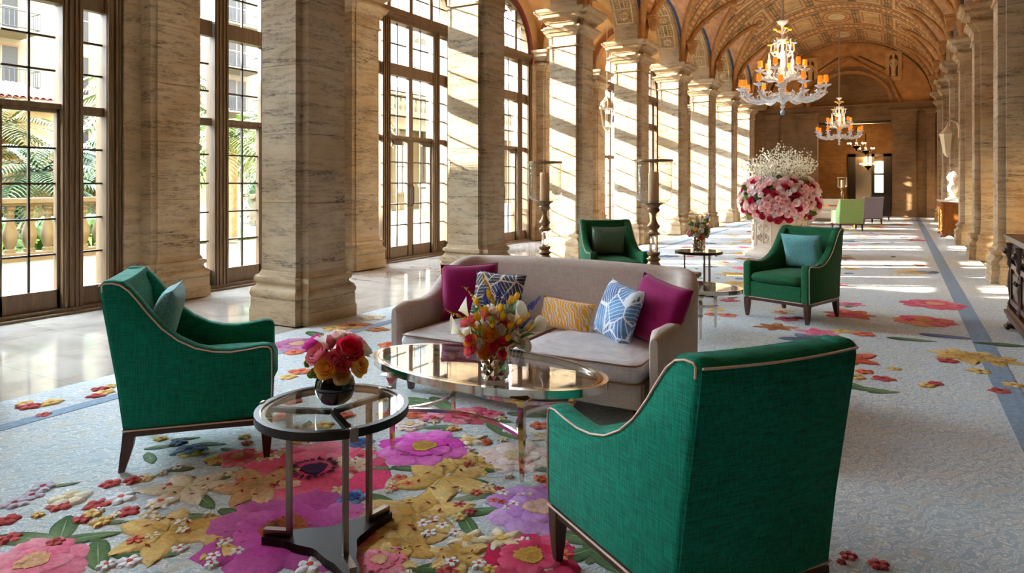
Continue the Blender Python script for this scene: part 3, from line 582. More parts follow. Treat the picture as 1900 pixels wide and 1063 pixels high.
MOTIFS = "lily,-2.34,1.82,0.152,gold,0.2;lily,-2.44,2.57,0.164,paleyel,0.7;peony,-1.96,2.06,0.153,redpink,1;lily,-1.90,2.95,0.167,gold,1.7;lily,-1.49,2.19,0.147,gold,0.9;peony,-1.36,2.97,0.155,redpink,1.1;lily,-1.98,2.25,0.140,peach,2.2;small,-2.88,2.47,0.062,coral,1;small,-2.98,2.45,0.057,gold,0;leaf,-2.67,1.86,0.107,green,0.7;leaf,-2.74,1.99,0.098,green,-0.3;leaf,-2.47,2.18,0.099,green,0.4;leaf,-2.08,2.20,0.103,green,0.9;leaf,-2.02,1.89,0.105,green,0.1;leaf,-2.55,1.59,0.126,green,0.5;leaf,-2.71,1.50,0.126,green,-0.5;leaf,-2.15,2.73,0.098,green,0.3;leaf,-1.72,2.76,0.103,green,-0.2;leaf,-1.54,3.08,0.136,sage,0.3;leaf,-1.51,2.08,0.093,green,0.7;small,-2.22,2.20,0.043,white,1;small,-1.94,1.98,0.038,white,0;small,-2.09,2.52,0.041,coral,2;small,-1.93,2.45,0.044,gold,1;small,-2.41,1.98,0.046,coral,0;small,-2.84,1.79,0.047,paleyel,1;small,-2.80,2.12,0.056,peach,2;peony,-3.02,2.39,0.128,redpink,3;lily,-1.70,2.03,0.124,gold,2.6;small,-2.94,1.46,0.047,redsm,1;small,-3.14,1.39,0.053,redsm,0;small,-2.68,1.63,0.043,coral,1;lily,-3.02,2.83,0.126,paleyel,1.9;small,-3.31,2.93,0.073,coral,1;small,-2.98,2.96,0.071,gold,2;small,-3.49,3.18,0.078,redsm,0;leaf,-3.27,3.06,0.102,sage,0.5;small,-3.00,3.16,0.074,coral,1;peony,-2.53,3.21,0.109,pale,1;leaf,-2.21,3.15,0.103,green,0.6;small,-1.86,3.59,0.064,coral,1;peony,-2.11,4.31,0.152,redpink,1;anem,-2.56,2.48,0.413,pinkred,0;peony,-2.25,2.98,0.270,magenta,1;peony,-2.22,1.99,0.370,purple,2;peony,-1.39,2.68,0.263,violet,3;peony,-1.24,2.31,0.219,crimson,4;peony,-2.86,1.34,0.226,pink,5;peony,-1.72,2.00,0.127,pink,6;peony,-1.76,3.12,0.228,pale,7;peony,-2.32,3.53,0.184,redpink,8;lily,-1.93,2.71,0.263,gold,0.3;lily,-1.83,2.36,0.247,gold,1.1;lily,-1.74,2.16,0.196,gold,2.0;lily,-2.64,2.21,0.235,peach,0.5;lily,-2.93,2.04,0.217,paleyel,1.4;lily,-2.63,1.73,0.245,gold,0.2;peony,-4.66,4.32,0.279,mauve,2;small,-2.60,2.86,0.090,blue,0;small,-2.18,2.34,0.084,blue,1;leaf,-3.06,1.43,0.153,green,0.4;leaf,-3.02,1.53,0.139,green,-0.6;leaf,-2.88,1.54,0.131,green,0.9;leaf,-2.01,2.38,0.126,green,-0.3;leaf,-2.35,2.37,0.123,green,0.1;leaf,-3.00,2.34,0.140,sage,0.5;leaf,-2.88,2.17,0.063,sage,1.2;leaf,-2.55,2.10,0.098,green,0.6;leaf,-2.50,1.99,0.113,green,0.2;leaf,-1.60,2.53,0.107,green,0.8;leaf,-1.58,2.40,0.102,green,-0.7;leaf,-1.10,2.55,0.153,green,0.2;leaf,-0.98,2.44,0.124,green,-0.5;leaf,-1.09,2.42,0.126,green,1.0;leaf,-2.20,3.53,0.181,green,0.2;leaf,-1.99,3.42,0.173,green,-0.4;leaf,-2.75,3.60,0.196,green,0.2;leaf,-2.59,3.63,0.169,green,-0.5;leaf,-3.60,4.39,0.200,green,0.2;leaf,-4.79,4.69,0.204,green,-0.3;leaf,-2.32,2.64,0.104,green,0.4;star,-1.52,2.30,0.092,cream,0;star,-1.40,2.37,0.100,cream,1;star,-2.09,3.19,0.115,cream,2;small,-2.35,1.80,0.039,white,0;small,-2.25,1.78,0.034,white,1;small,-2.30,1.71,0.037,white,2;small,-1.60,2.73,0.038,white,0;small,-1.51,2.74,0.035,white,1;small,-1.50,2.65,0.034,white,2;small,-1.51,2.61,0.031,white,0;small,-1.74,2.36,0.042,white,1;small,-1.75,2.31,0.039,white,2;small,-1.67,2.34,0.036,white,0;small,-1.59,2.32,0.033,white,1;small,-1.68,2.26,0.038,white,2;small,-2.47,1.68,0.038,white,1;small,-2.55,1.53,0.053,white,2;small,-2.60,1.47,0.041,white,0;small,-2.26,1.67,0.033,white,1;small,-1.93,1.85,0.065,white,2;small,-1.48,2.13,0.041,white,1;small,-1.38,2.17,0.037,white,0;small,-1.60,2.64,0.029,coral,0;small,-1.70,2.72,0.041,coral,1;small,-1.71,2.67,0.035,coral,2;small,-2.46,2.67,0.039,white,1;small,-2.41,2.74,0.034,white,2;small,-3.30,2.31,0.087,gold,1;small,-3.09,2.32,0.079,gold,0;small,-3.34,2.33,0.099,slate,2;small,-3.48,2.36,0.054,slate,1;small,-3.62,2.35,0.043,gold,0;small,-3.23,2.60,0.043,gold,0;small,-3.23,1.96,0.052,redsm,0;small,-3.29,1.88,0.057,redsm,1;small,-3.20,2.00,0.047,gold,2;small,-3.13,1.73,0.063,redsm,0;small,-3.06,1.67,0.052,gold,1;small,-2.95,1.76,0.057,redsm,2;small,-3.05,1.62,0.046,redsm,0;small,-2.95,1.65,0.050,gold,2;small,-3.48,1.63,0.065,lilac,1;small,-3.46,1.55,0.063,lilac,0;small,-3.53,1.70,0.067,lilac,2;small,-3.30,1.70,0.104,paleyel,1;small,-3.26,1.64,0.058,redsm,1;small,-3.32,1.46,0.060,redsm,0;small,-3.10,1.82,0.069,white,0;small,-2.91,1.89,0.074,white,2;small,-4.88,2.27,0.077,redsm,0;small,-4.84,2.38,0.078,gold,1;small,-4.63,2.23,0.054,redsm,2;small,-4.97,2.28,0.063,gold,0;small,-4.86,2.70,0.060,redsm,0;small,-4.87,2.78,0.054,gold,1;small,-4.73,2.61,0.066,redsm,0;small,-4.76,2.68,0.074,gold,2;leaf,-3.51,2.28,0.083,sage,0.9;leaf,-3.31,2.44,0.089,sage,0.5;leaf,-3.42,2.16,0.085,sage,-0.4;leaf,-3.50,2.42,0.073,sage,0.8;leaf,-3.14,2.44,0.064,sage,0.2;leaf,-2.90,1.68,0.060,sage,0.5;leaf,-3.47,1.77,0.057,sage,0.9;small,-4.79,5.16,0.217,rust,0;small,-4.86,4.97,0.128,gold,1;small,-4.90,5.57,0.173,paleyel,2;small,-4.46,5.15,0.127,rust,1;small,-3.97,3.72,0.099,coral,0;small,-3.95,3.57,0.080,gold,1;small,-3.96,4.72,0.115,coral,2;small,-4.47,4.10,0.101,coral,0;peony,0.23,8.29,0.326,pink2,1;peony,0.37,9.49,0.384,redpink,2;lily,0.48,6.81,0.279,gold,0.4;lily,0.68,6.76,0.220,gold,1.2;small,0.35,6.54,0.087,redsm,0;small,0.54,6.29,0.091,gold,1;small,0.61,5.77,0.082,redsm,1;small,0.71,5.99,0.077,gold,2;small,0.23,5.76,0.062,redsm,0;small,0.17,5.67,0.069,gold,1;small,-0.10,5.71,0.087,redsm,0;small,-0.23,5.85,0.082,coral,1;small,-0.29,5.65,0.088,gold,2;leaf,-0.19,5.37,0.151,green,0.1;leaf,-0.28,5.42,0.139,green,-0.5;leaf,-0.09,5.35,0.112,green,0.5;small,-0.03,6.05,0.059,gold,0;small,-0.17,2.93,0.033,redsm,0;small,-0.07,2.92,0.045,redsm,1;small,-0.19,2.87,0.018,redsm,2;small,-0.30,7.29,0.113,coral,0;small,-0.49,7.32,0.105,gold,1;leaf,0.10,7.26,0.199,green,0.1;leaf,0.40,7.57,0.233,slate,0.0;leaf,0.80,7.43,0.221,green,0.2;small,-1.62,7.60,0.118,coral,0;small,-1.80,7.86,0.110,gold,1;small,-1.14,8.05,0.096,coral,2;small,-0.94,7.82,0.069,redsm,0;small,-1.57,3.21,0.057,coral,1;small,-1.46,3.12,0.055,gold,0;lily,-1.73,3.47,0.123,paleyel,1;small,-1.83,3.83,0.074,coral,1;small,-1.96,3.44,0.063,white,1;small,-2.21,3.61,0.087,redpink,2;leaf,-2.01,3.73,0.134,sage,0.3;small,-2.62,3.38,0.087,coral,0;small,-2.50,3.39,0.100,pink,1;small,-2.77,3.30,0.081,coral,2;small,-2.70,3.12,0.071,gold,2;small,-2.81,4.21,0.096,coral,1"
for q in MOTIFS.split(';'):
    a = q.split(','); motif(a[0], float(a[1]), float(a[2]), float(a[3]), a[4], float(a[5])+(cr.uniform(0, 3) if a[0] != 'leaf' else 0))
REST = MB()
for i in range(150):
    x, y = cr.uniform(-3.3, -1.0), cr.uniform(1.5, 3.6)
    kd = cr.choice(['small', 'small', 'leaf', 'small', 'star']); motif(kd, x, y, cr.uniform(.025, .05) if kd != 'leaf' else cr.uniform(.05, .1), cr.choice(['coral', 'gold', 'redsm', 'white', 'paleyel', 'cream']) if kd not in ('leaf', 'star') else ('cream' if kd == 'star' else cr.choice(['green', 'sage'])), cr.uniform(0, 6), REST)
# the rest of the pattern further down the hall
for i in range(300):
    y = 6.0+26*(i/300)**1.15; x = cr.gauss(-1.9, 1.35)
    if not -4.4 < x < .5 or (y < 7.5 and -3.2 < x < -1.1): continue
    kd = cr.choice(['peony', 'lily', 'small', 'small', 'leaf', 'leaf', 'lily'])
    motif(kd, x, y, cr.uniform(.12, .32) if kd in ('peony', 'lily') else cr.uniform(.06, .16), cr.choice(['gold', 'redpink', 'rust', 'paleyel', 'coral', 'pink', 'gold', 'slate'] if kd != 'leaf' else ['green', 'sage']), cr.uniform(0, 6), REST)
o = REST.build('scattered_blossoms', M['pile'], carpet, 50, True); o['kind'] = 'stuff'
# ================================================================== seating
def fabric(name, col, amt=.22, sc=240, rough=.85, sheen=.25, slub=1.0):
    t = NT(name); c = lin(col); v = t.pos(obj=True)
    a = t.noise(t.n('Mapping', {'Vector': v, 'Scale': (1, 1, .06)}).outputs[0], sc, 2); b = t.noise(t.n('Mapping', {'Vector': v, 'Scale': (.06, .06, 1)}).outputs[0], sc, 2)
    k = t.math('ADD', a, b); k = t.math('MULTIPLY', k, .5)
    t.p(col=t.ramp(k, [(.38, tuple(x*(1-amt) for x in c)), (.62, tuple(min(1, x*(1+amt)) for x in c))]), rough=rough, sheen=sheen, spec=.2); t.bump(k, .35*slub, .004); return t.m
M['emerald'] = fabric('emerald_linen', '027860', .4, sheen=.04)
M['green2'] = fabric('forest_green_linen', '185a36', .25, sheen=.05)
M['lime'] = fabric('pale_green_fabric', '9cbc74', .15)
M['lav'] = fabric('lavender_fabric', '9c94a8', .15)
M['grey_lin'] = fabric('taupe_linen', 'c8b8ac', .12, 200, sheen=.1)
M['seat_lin'] = fabric('grey_linen', 'ccc4c4', .16, 160, sheen=.1)
M['pipe_cream'] = simple('cream_piping', 'd8b8a4', .6)
M['pipe_brown'] = simple('brown_piping', '8c5c38', .6)
M['leg_wood'] = wood_mat('dark_walnut', '2e1a14', '4c2c20', .35, (20, 20, 2))
M['magenta'] = fabric('magenta_velvet', '960a5c', .12, 90, .8, .15)
def honey(name, a, b):
    t = NT(name); v = t.pos(obj=True); w = t.n('TexVoronoi', {'Vector': v, 'Scale': 90}, feature='DISTANCE_TO_EDGE').outputs[0]
    t.p(col=t.mix(t.ramp(w, [(.05, (0,0,0)), (.16, (1,1,1))]), lin(a), lin(b)), rough=.8, sheen=.2); t.bump(w, .3, .004); return t.m
M['teal_pil'] = honey('teal_honeycomb', '4c8c90', '78b4b4')
M['sage_pil'] = honey('sage_honeycomb', '46604c', '6c8470')
def side_profile():
    # (y, z) outline of a scooped arm and wing
    a = [(.36, .212), (.372, .40), (.372, .55), (.365, .578), (.345, .594), (.31, .598), (.24, .588), (.16, .581), (.08, .588), (0, .610), (-.08, .655), (-.15, .715), (-.21, .79), (-.26, .86), (-.30, .912), (-.34, .944), (-.38, .956), (-.42, .955), (-.437, .938), (-.436, .90), (-.418, .78), (-.39, .6), (-.36, .42), (-.335, .212)]
    return a
def inset(poly, d):
    n = len(poly); out = []
    cx = sum(p[0] for p in poly)/n
    ar = sum(poly[i][0]*poly[(i+1) % n][1]-poly[(i+1) % n][0]*poly[i][1] for i in range(n)); sg = 1 if ar > 0 else -1
    for i in range(n):
        p0, p1, p2 = Vector(poly[i-1]), Vector(poly[i]), Vector(poly[(i+1) % n]); t_ = (p2-p0); t_ = t_.normalized() if t_.length > 0 else t_
        out.append((p1.x-sg*t_.y*d, p1.y+sg*t_.x*d))
    return out
def rounded(mb, poly, f, d0, d1, r, mi=0):
    """extrude poly from d0 to d1 with rounded rims"""
    s = 1 if d1 > d0 else -1
    L_ = [(d0, r), (d0+s*r*.3, r*.3), (d0+s*r, 0), (d1-s*r, 0), (d1-s*r*.3, r*.3), (d1, r)]
    return mb.loft([[f(a, b, d) for a, b in inset(poly, o)] for d, o in L_], True, True, mi)
def cushion_box(mb, x0, x1, y0, y1, z0, z1, crown=.03, r=.035, n=10):
    """soft box: rounded edges with a crowned top"""
    cx, cy = (x0+x1)/2, (y0+y1)/2; hx, hy = (x1-x0)/2, (y1-y0)/2; secs = []
    def ring(ix, z, cr_=0):
        p = []; rr = .06
        for qx, qy, a0 in ((1, 1, 0), (-1, 1, 90), (-1, -1, 180), (1, -1, 270)):
            for a in (0, 30, 60, 90): A = math.radians(a0+a); p.append((cx+qx*(hx-ix-rr)+rr*math.cos(A), cy+qy*(hy-ix-rr)+rr*math.sin(A), z))
        return p
    secs = [ring(r, z0), ring(r*.3, z0+r*.3), ring(0, z0+r), ring(-.006, (z0+z1)/2), ring(0, z1-r), ring(r*.3, z1-r*.25), ring(r, z1), ring(hx*.45 if hx < hy else hy*.45, z1+crown*.8)]
    return mb.loft(secs)
def make_armchair(name, mat, pipe=None):
    e = empty(name); pipe = pipe or M['pipe_cream']; pr = side_profile()
    tap = lambda y: .372-(.36-y)*.045        # outer half-width narrows to the rear
    for s in (-1, 1):
        m = MB(); rounded(m, pr, lambda a, b, d: (s*(tap(a)-d), a, b), 0, .088, .02); sd = m.build('arm_side', mat, e, 50)
        p = [(s*(tap(a)+.001), a, b) for a, b in inset(pr, .012)][:20]
        MB().tube(p, .0042, 6).build('piping', pipe, sd, 60)
        MB().tube([(s*(tap(a)+.003), a, .212) for a in (.36, .1, -.1, -.335)], .0042, 6).build('piping', pipe, sd, 60)
    # back: outer and inner upholstery
    m = MB(); secs = []
    for z, yb, w in ((.212, -.335, .33), (.45, -.365, .328), (.65, -.398, .326), (.85, -.43, .326), (.91, -.438, .326), (.935, -.436, .322), (.95, -.42, .318)):
        th_ = .13 if z < .9 else (.11 if z < .94 else .07)
        yf = yb+th_+(.012 if z == .95 else 0)
        xs = [-w+2*w*i/10 for i in range(11)]; b = .012
        secs.append([(x, yb-b*(1-(x/w)**2), z-(.008*(1-(x/w)**2) if z > .9 else 0)) for x in xs]+[(x, yf, z-(.008*(1-(x/w)**2) if z > .9 else 0)) for x in xs[::-1]])
    bk = m.loft(secs).build('backrest', mat, e, 50)
    MB().tube([(-.326+.652*i/12, -.442-.012*(1-((i-6)/6)**2), .932-.006*(1-((i-6)/6)**2)) for i in range(13)], .0042, 6).build('piping', pipe, bk, 60)
    MB().tube([(x, -.338, .212) for x in (-.33, 0, .33)], .0042, 6).build('piping', pipe, bk, 60)
    MB().cbox(0, .02, .29, .56, .62, .17, .01).build('seat_deck', mat, e)
    cushion_box(MB(), -.283, .283, -.28, .385, .375, .475, .03).build('seat_cushion', mat, e, 60)
    MB().cbox(0, .345, .292, .58, .035, .165, .012).build('front_rail', mat, e)
    MB().tube([(-.3, .364, .212), (.3, .364, .212)], .0042, 6).build('piping', pipe, e, 60)
    m = MB(); q = .03
    for a, b in (((-.345, .345), (.345, .345)), ((.345, .345), (.315, -.32)), ((.315, -.32), (-.315, -.32)), ((-.315, -.32), (-.345, .345))):
        m.bar([(a[0]+(b[0]-a[0])*i/6, a[1]+(b[1]-a[1])*i/6, .193+.004*math.sin(PI*i/6)) for i in range(7)], .035, .034)
    m.build('base_rail', M['leg_wood'], e)
    for x, y in ((-.34, .335), (.34, .335), (-.305, -.31), (.305, -.31)):
        sp = -.035 if y < 0 else .0
        m = MB(); m.loft([[(x+a*h+ox, y+b*h+oy, z) for a, b in ((-1,-1),(1,-1),(1,1),(-1,1))] for z, h, ox, oy in ((.2, .027, 0, 0), (.13, .026, 0, sp*.2), (.065, .021, 0, sp*.6), (0, .014, 0, sp))]); m.build('leg', M['leg_wood'], e)
    return e
def place(o, x, y, fx, fy, label, cat, group=None):
    o.location = (x, y, 0.008); o.rotation_euler = (0, 0, math.atan2(fy, fx)-PI/2); tag(o, label, cat, group); return o
ac = make_armchair('armchair', M['emerald'])
place(ac, -.663, 2.384, -.808, .589, 'emerald armchair seen from behind in the right foreground, cream piping', 'armchair', 'green armchairs'); ac.scale = (.92, 1.05, 1)
ac2 = copy_tree(ac); ac2.scale = (1, 1, 1); place(ac2, -3.365, 2.438, .66, .75, 'emerald armchair seen in profile at left, its side in dark shadow', 'armchair', 'green armchairs')
ac3 = make_armchair('armchair', M['green2']); place(ac3, -.991, 7.872, -.379, -.926, 'forest green armchair facing the camera right of the sofa, grey piping', 'armchair', 'green armchairs')
ac4 = copy_tree(ac3); place(ac4, -3.156, 8.098, .60, -.80, 'forest green armchair behind the sofa between the candle lanterns', 'armchair', 'green armchairs')
ac5 = make_armchair('armchair', M['lime']); place(ac5, -1.35, 22.9, -.35, .94, 'pale lime green armchair seen from behind, right of the flower planter', 'armchair', 'far armchairs')
ac6 = make_armchair('armchair', M['lav']); place(ac6, -.95, 26.6, -.5, .87, 'lavender grey armchair behind the lime green one', 'armchair', 'far armchairs')

def pillow(name, w, h, th_, mat, loc, yaw, tilt, roll, label, cat='pillow', group=None, n=14):
    """knife-edge cushion standing in its own XZ plane"""
    m = MB()
    def pt(u, v, sg):
        a, b = 2*u-1, 2*v-1; pin = .07
        x = a*w/2*(1-pin*(1-b*b)*abs(a)**3); z = b*h/2*(1-pin*(1-a*a)*abs(b)**3)
        t_ = th_/2*((1-a**4)*(1-b**4))**.55*(1+.06*math.sin(5*a+3*b)); return (x, sg*t_, z)
    for sg in (-1, 1): m.grid(lambda u, v: pt(u, v, sg), n, n)
    o = m.build(name, mat, None, 80)
    bm = bmesh.new(); bm.from_mesh(o.data); bmesh.ops.remove_doubles(bm, verts=bm.verts, dist=.0005); bm.to_mesh(o.data); bm.free()
    o.matrix_world = Matrix.Translation(loc) @ Matrix.Rotation(yaw, 4, 'Z') @ Matrix.Rotation(tilt, 4, 'X') @ Matrix.Rotation(roll, 4, 'Y')
    MB().tube([pt(0, i/8, 0) for i in range(9)]+[pt(i/8, 1, 0) for i in range(1, 9)]+[pt(1, 1-i/8, 0) for i in range(1, 9)]+[pt(1-i/8, 0, 0) for i in range(1, 8)], .003, 5, closed=True).build('seam', mat, o, 60)
    return tag(o, label, cat, group)
def chair_pillow(ch, mat, label, dy=0):
    r = ch.rotation_euler[2]; p = ch.matrix_basis @ Vector((.0, -.195+dy, .685))
    pillow('throw_pillow', .46, .40, .13, mat, p, r, -.30, 0, label, 'pillow', 'pillows on the armchairs')
chair_pillow(ac2, M['teal_pil'], 'teal honeycomb pillow in the shadowed armchair at left')
chair_pillow(ac3, M['teal_pil'], 'teal honeycomb pillow in the green armchair facing the camera')
chair_pillow(ac4, M['sage_pil'], 'sage green pillow in the armchair behind the sofa')

# ---- sofa
SX, SY = -2.135, 4.21
sofa = empty('sofa', (SX, SY, .008)); tag(sofa, 'taupe linen sofa with rounded back, two seat cushions and brown piping', 'sofa')
def sofa_path():
    p = []; hx, y0, y1, R_ = .935, -.47, .425, .24
    for i in range(7): p.append((-hx, y0+(y1-R_-y0)*i/6))
    for i in range(1, 9): a = PI-PI/2*i/8; p.append((-hx+R_+R_*math.cos(a), y1-R_+R_*math.sin(a)))
    for i in range(1, 17): p.append((-hx+R_+(2*hx-2*R_)*i/16, y1))
    for i in range(1, 9): a = PI/2-PI/2*i/8; p.append((hx-R_+R_*math.cos(a), y1-R_+R_*math.sin(a)))
    for i in range(1, 7): p.append((hx, y1-R_-(y1-R_-y0)*i/6))
    return p
pp = sofa_path(); m = MB(); secs = []; np_ = len(pp)
for i, (x, y) in enumerate(pp):
    a, b = Vector(pp[max(0, i-1)]), Vector(pp[min(np_-1, i+1)]); t_ = (b-a).normalized(); nn = Vector((-t_.y, t_.x))
    h = .60+.255*smst(-.14, .38, y)-.012*smst(-.47, -.2, y)*(1-smst(-.1, .1, y)); th_ = .125; r = .055
    e_ = 0 if 0 < i < np_-1 else .03
    if y > .4: h += .012*(1-(x/.7)**2)
    lean = .05*smst(.1, .42, y)
    prof = [(-.5, .13), (-.5, .30), (-.5, h-r), (-.42, h-r*.35), (-.25, h-.006), (0, h), (.25, h-.006), (.42, h-r*.35), (.5, h-r), (.5, .30), (.5, .13)]
    secs.append([(x+nn.x*(d*(th_-2*e_))+(0), y+nn.y*(d*(th_-2*e_))+lean*(z-.13)/.7, z-(e_ if z > .3 else 0)) for d, z in prof])
# round the arm fronts
def front(sec, dy): return [(sum(p[0] for p in sec)/len(sec)+(q[0]-sum(p[0] for p in sec)/len(sec))*.7, q[1]+dy, q[2]-.01) for q in sec]
secs = [front(secs[0], -.02)]+secs+[front(secs[-1], -.02)]
m.loft(secs).build('sofa_frame', M['grey_lin'], sofa, 50)
MB().box(-.86, .86, -.44, .40, .13, .275).build('seat_base', M['grey_lin'], sofa)
MB().cbox(0, -.455, .205, 1.70, .05, .15, .012).build('front_apron', M['grey_lin'], sofa)
for s in (-1, 1):
    x0, x1 = (.006, .858) if s > 0 else (-.858, -.006)
    c = cushion_box(MB(), x0, x1, -.53, .36, .28, .405, .045).build('seat_cushion', M['seat_lin'], sofa, 60)
    for z in (.395, .292): MB().tube([(x0+.01, .3, z), (x0+.004, -.47, z), (x0+.02, -.51, z), (x0+.06, -.528, z), (x1-.06, -.528, z), (x1-.02, -.51, z), (x1-.004, -.47, z), (x1-.01, .3, z)], .005, 6).build('piping', M['pipe_brown'], c, 60)
    for y in (-.43, .38): MB().loft([[(s*.83+a*h, y+b*h, z) for a, b in ((-1,-1),(1,-1),(1,1),(-1,1))] for z, h in ((.14, .03), (0, .016))]).build('leg', M['leg_wood'], sofa)
    MB().tube([(s*(.905-.24+.24*math.cos(PI/2*i/8))*1.0, .425-.24+.24*math.sin(PI/2*i/8)+.02, .5) for i in (4,)]*2, .001, 4)
# seam lines on the back
for s in (-1, 1): MB().tube([(s*.66, .35+.05*(z-.13)/.7, z) for z in (.45, .6, .75, .83)], .0025, 5).build('seam', M['grey_lin'], sofa)

def geo_mat(name, bg, ln, sc=9, seed=0.):
    """interlaced parallel lines broken into patches that change direction"""
    t = NT(name); v = t.pos(obj=True); vo = t.n('TexVoronoi', {'Vector': t.n('Mapping', {'Vector': v, 'Location': (seed, 0, seed), 'Scale': (1, .02, 1)}).outputs[0], 'Scale': sc, 'Randomness': .8})
    sep = t.n('SeparateColor', {'Color': vo.outputs['Color']}); ang = t.math('MULTIPLY', sep.outputs[0], 6.28)
    s_ = t.n('SeparateXYZ', {0: v}); u = t.math('ADD', t.math('MULTIPLY', s_.outputs[0], t.math('COSINE', ang)), t.math('MULTIPLY', s_.outputs[2], t.math('SINE', ang)))
    st = t.math('FRACT', t.math('MULTIPLY', u, 42.0)); st = t.math('LESS_THAN', st, .17)
    ed = t.n('TexVoronoi', {'Vector': t.n('Mapping', {'Vector': v, 'Location': (seed, 0, seed), 'Scale': (1, .02, 1)}).outputs[0], 'Scale': sc, 'Randomness': .8}, feature='DISTANCE_TO_EDGE').outputs[0]
    k = t.math('MAXIMUM', st, t.math('LESS_THAN', ed, .035)); n = t.noise(v, 6, 2)
    t.p(col=t.mix(k, t.ramp(n, [(.35, lin(bg[0])), (.65, lin(bg[1]))]), lin(ln)), rough=.7, sheen=.2); t.bump(t.noise(v, 300, 2), .15, .003); return t.m
M['navy_geo'] = geo_mat('navy_lattice', ('1c2030', '2a3c66'), 'd8c8b8', 8)
M['blue_geo'] = geo_mat('blue_lattice', ('1c4880', '5c98cc'), 'e0e4ec', 7, 3.)
t = NT('yellow_palm'); v = t.pos(obj=True); w = t.n('TexWave', {'Vector': t.n('Mapping', {'Vector': v, 'Rotation': (0, .5, 0)}).outputs[0], 'Scale': 14, 'Distortion': 9, 'Detail': 1.5, 'Detail Scale': 1.2}).outputs[1]
t.p(col=t.ramp(w, [(.5, lin('f8a808')), (.66, lin('fcb818')), (.74, lin('e8dcc8'))]), rough=.7, sheen=.2); M['yellow_palm'] = t.m
grp = 'pillows on the sofa'
pillow('throw_pillow', .44, .42, .15, M['magenta'], (-2.80, 4.27, .63), .42, -.25, -.05, 'magenta velvet pillow at the left end of the sofa', 'pillow', grp)
pillow('throw_pillow', .40, .38, .13, M['navy_geo'], (-2.53, 4.22, .61), .10, -.33, .04, 'navy pillow with pale lattice lines behind the yellow bouquet', 'pillow', grp)
pillow('throw_pillow', .42, .21, .11, M['yellow_palm'], (-2.00, 4.26, .535), -.10, -.35, .06, 'small yellow lumbar pillow with leaf print in the sofa middle', 'pillow', grp)
pillow('throw_pillow', .40, .38, .13, M['blue_geo'], (-1.58, 4.16, .605), -.62, -.33, .10, 'blue pillow with white lines on the right half of the sofa', 'pillow', grp)
pillow('throw_pillow', .46, .42, .15, M['magenta'], (-1.33, 4.20, .625), -.5, -.30, .14, 'magenta velvet pillow at the right end of the sofa', 'pillow', grp)
# ================================================================== tables
M['chrome'] = simple('polished_nickel', 'd8d0c4', .10, 1)
M['bronze'] = simple('dark_bronze', '2c2622', .35, .85, bmp=(80, .08, .002))
M['steel'] = simple('brushed_steel', '7c6a5c', .28, 1)
M['tglass'] = glass_mat('table_glass', (.95, .96, .94), 1.0)
def coffee_table(name='coffee_table'):
    e = empty(name); a, b = .715, .37; n = 64
    el = lambda q, r=0: ((a-r)*math.cos(q), (b-r)*math.sin(q))
    MB().bar([(*el(2*PI*i/n, .012), .425) for i in range(n)], .026, .04, closed=True).build('rim', M['chrome'], e, 40)
    MB().bar([(*el(2*PI*i/n, .045), .432) for i in range(n)], .012, .02, closed=True).build('inner_rim', M['chrome'], e, 40)
    p = [(*el(2*PI*i/n, .03),) for i in range(n)]; MB().prism(p, lambda x, y, d: (x, y, d), .438, .446).build('glass_top', M['tglass'], e)
    L_ = [(-.40, -.29), (.40, -.29), (.40, .29), (-.40, .29)]
    for x, y in L_:
        MB().loft([[(x+u*h, y+v_*h, z) for u, v_ in ((-1,-1),(1,-1),(1,1),(-1,1))] for z, h in ((0, .008), (.20, .013), (.205, .019), (.22, .019), (.225, .014), (.36, .015), (.39, .024), (.408, .045))]).build('leg', M['chrome'], e)
    for i in range(4):
        (x0, y0), (x1, y1) = L_[i], L_[(i+1) % 4]; mx, my = (x0+x1)/2, (y0+y1)/2; k = .30 if i % 2 == 0 else .30
        pts = []
        for j in range(15):
            q = j/14; bl = 4*q*(1-q); pts.append((x0+(x1-x0)*q-mx*k*bl*2*.5*(1.2), y0+(y1-y0)*q-my*k*bl*(1.6 if i % 2 == 0 else 1.2), .212))
        MB().bar(pts, .016, .018).build('stretcher', M['chrome'], e, 40)
    return e
ct = coffee_table(); ct.location = (-1.98, 3.16, .008); tag(ct, 'oval glass coffee table with polished nickel frame in front of the sofa', 'coffee table', 'oval coffee tables')
ct2 = copy_tree(ct); ct2.location = (-1.98, 6.56, .008); tag(ct2, 'oval glass coffee table partly hidden behind the sofa', 'coffee table', 'oval coffee tables')
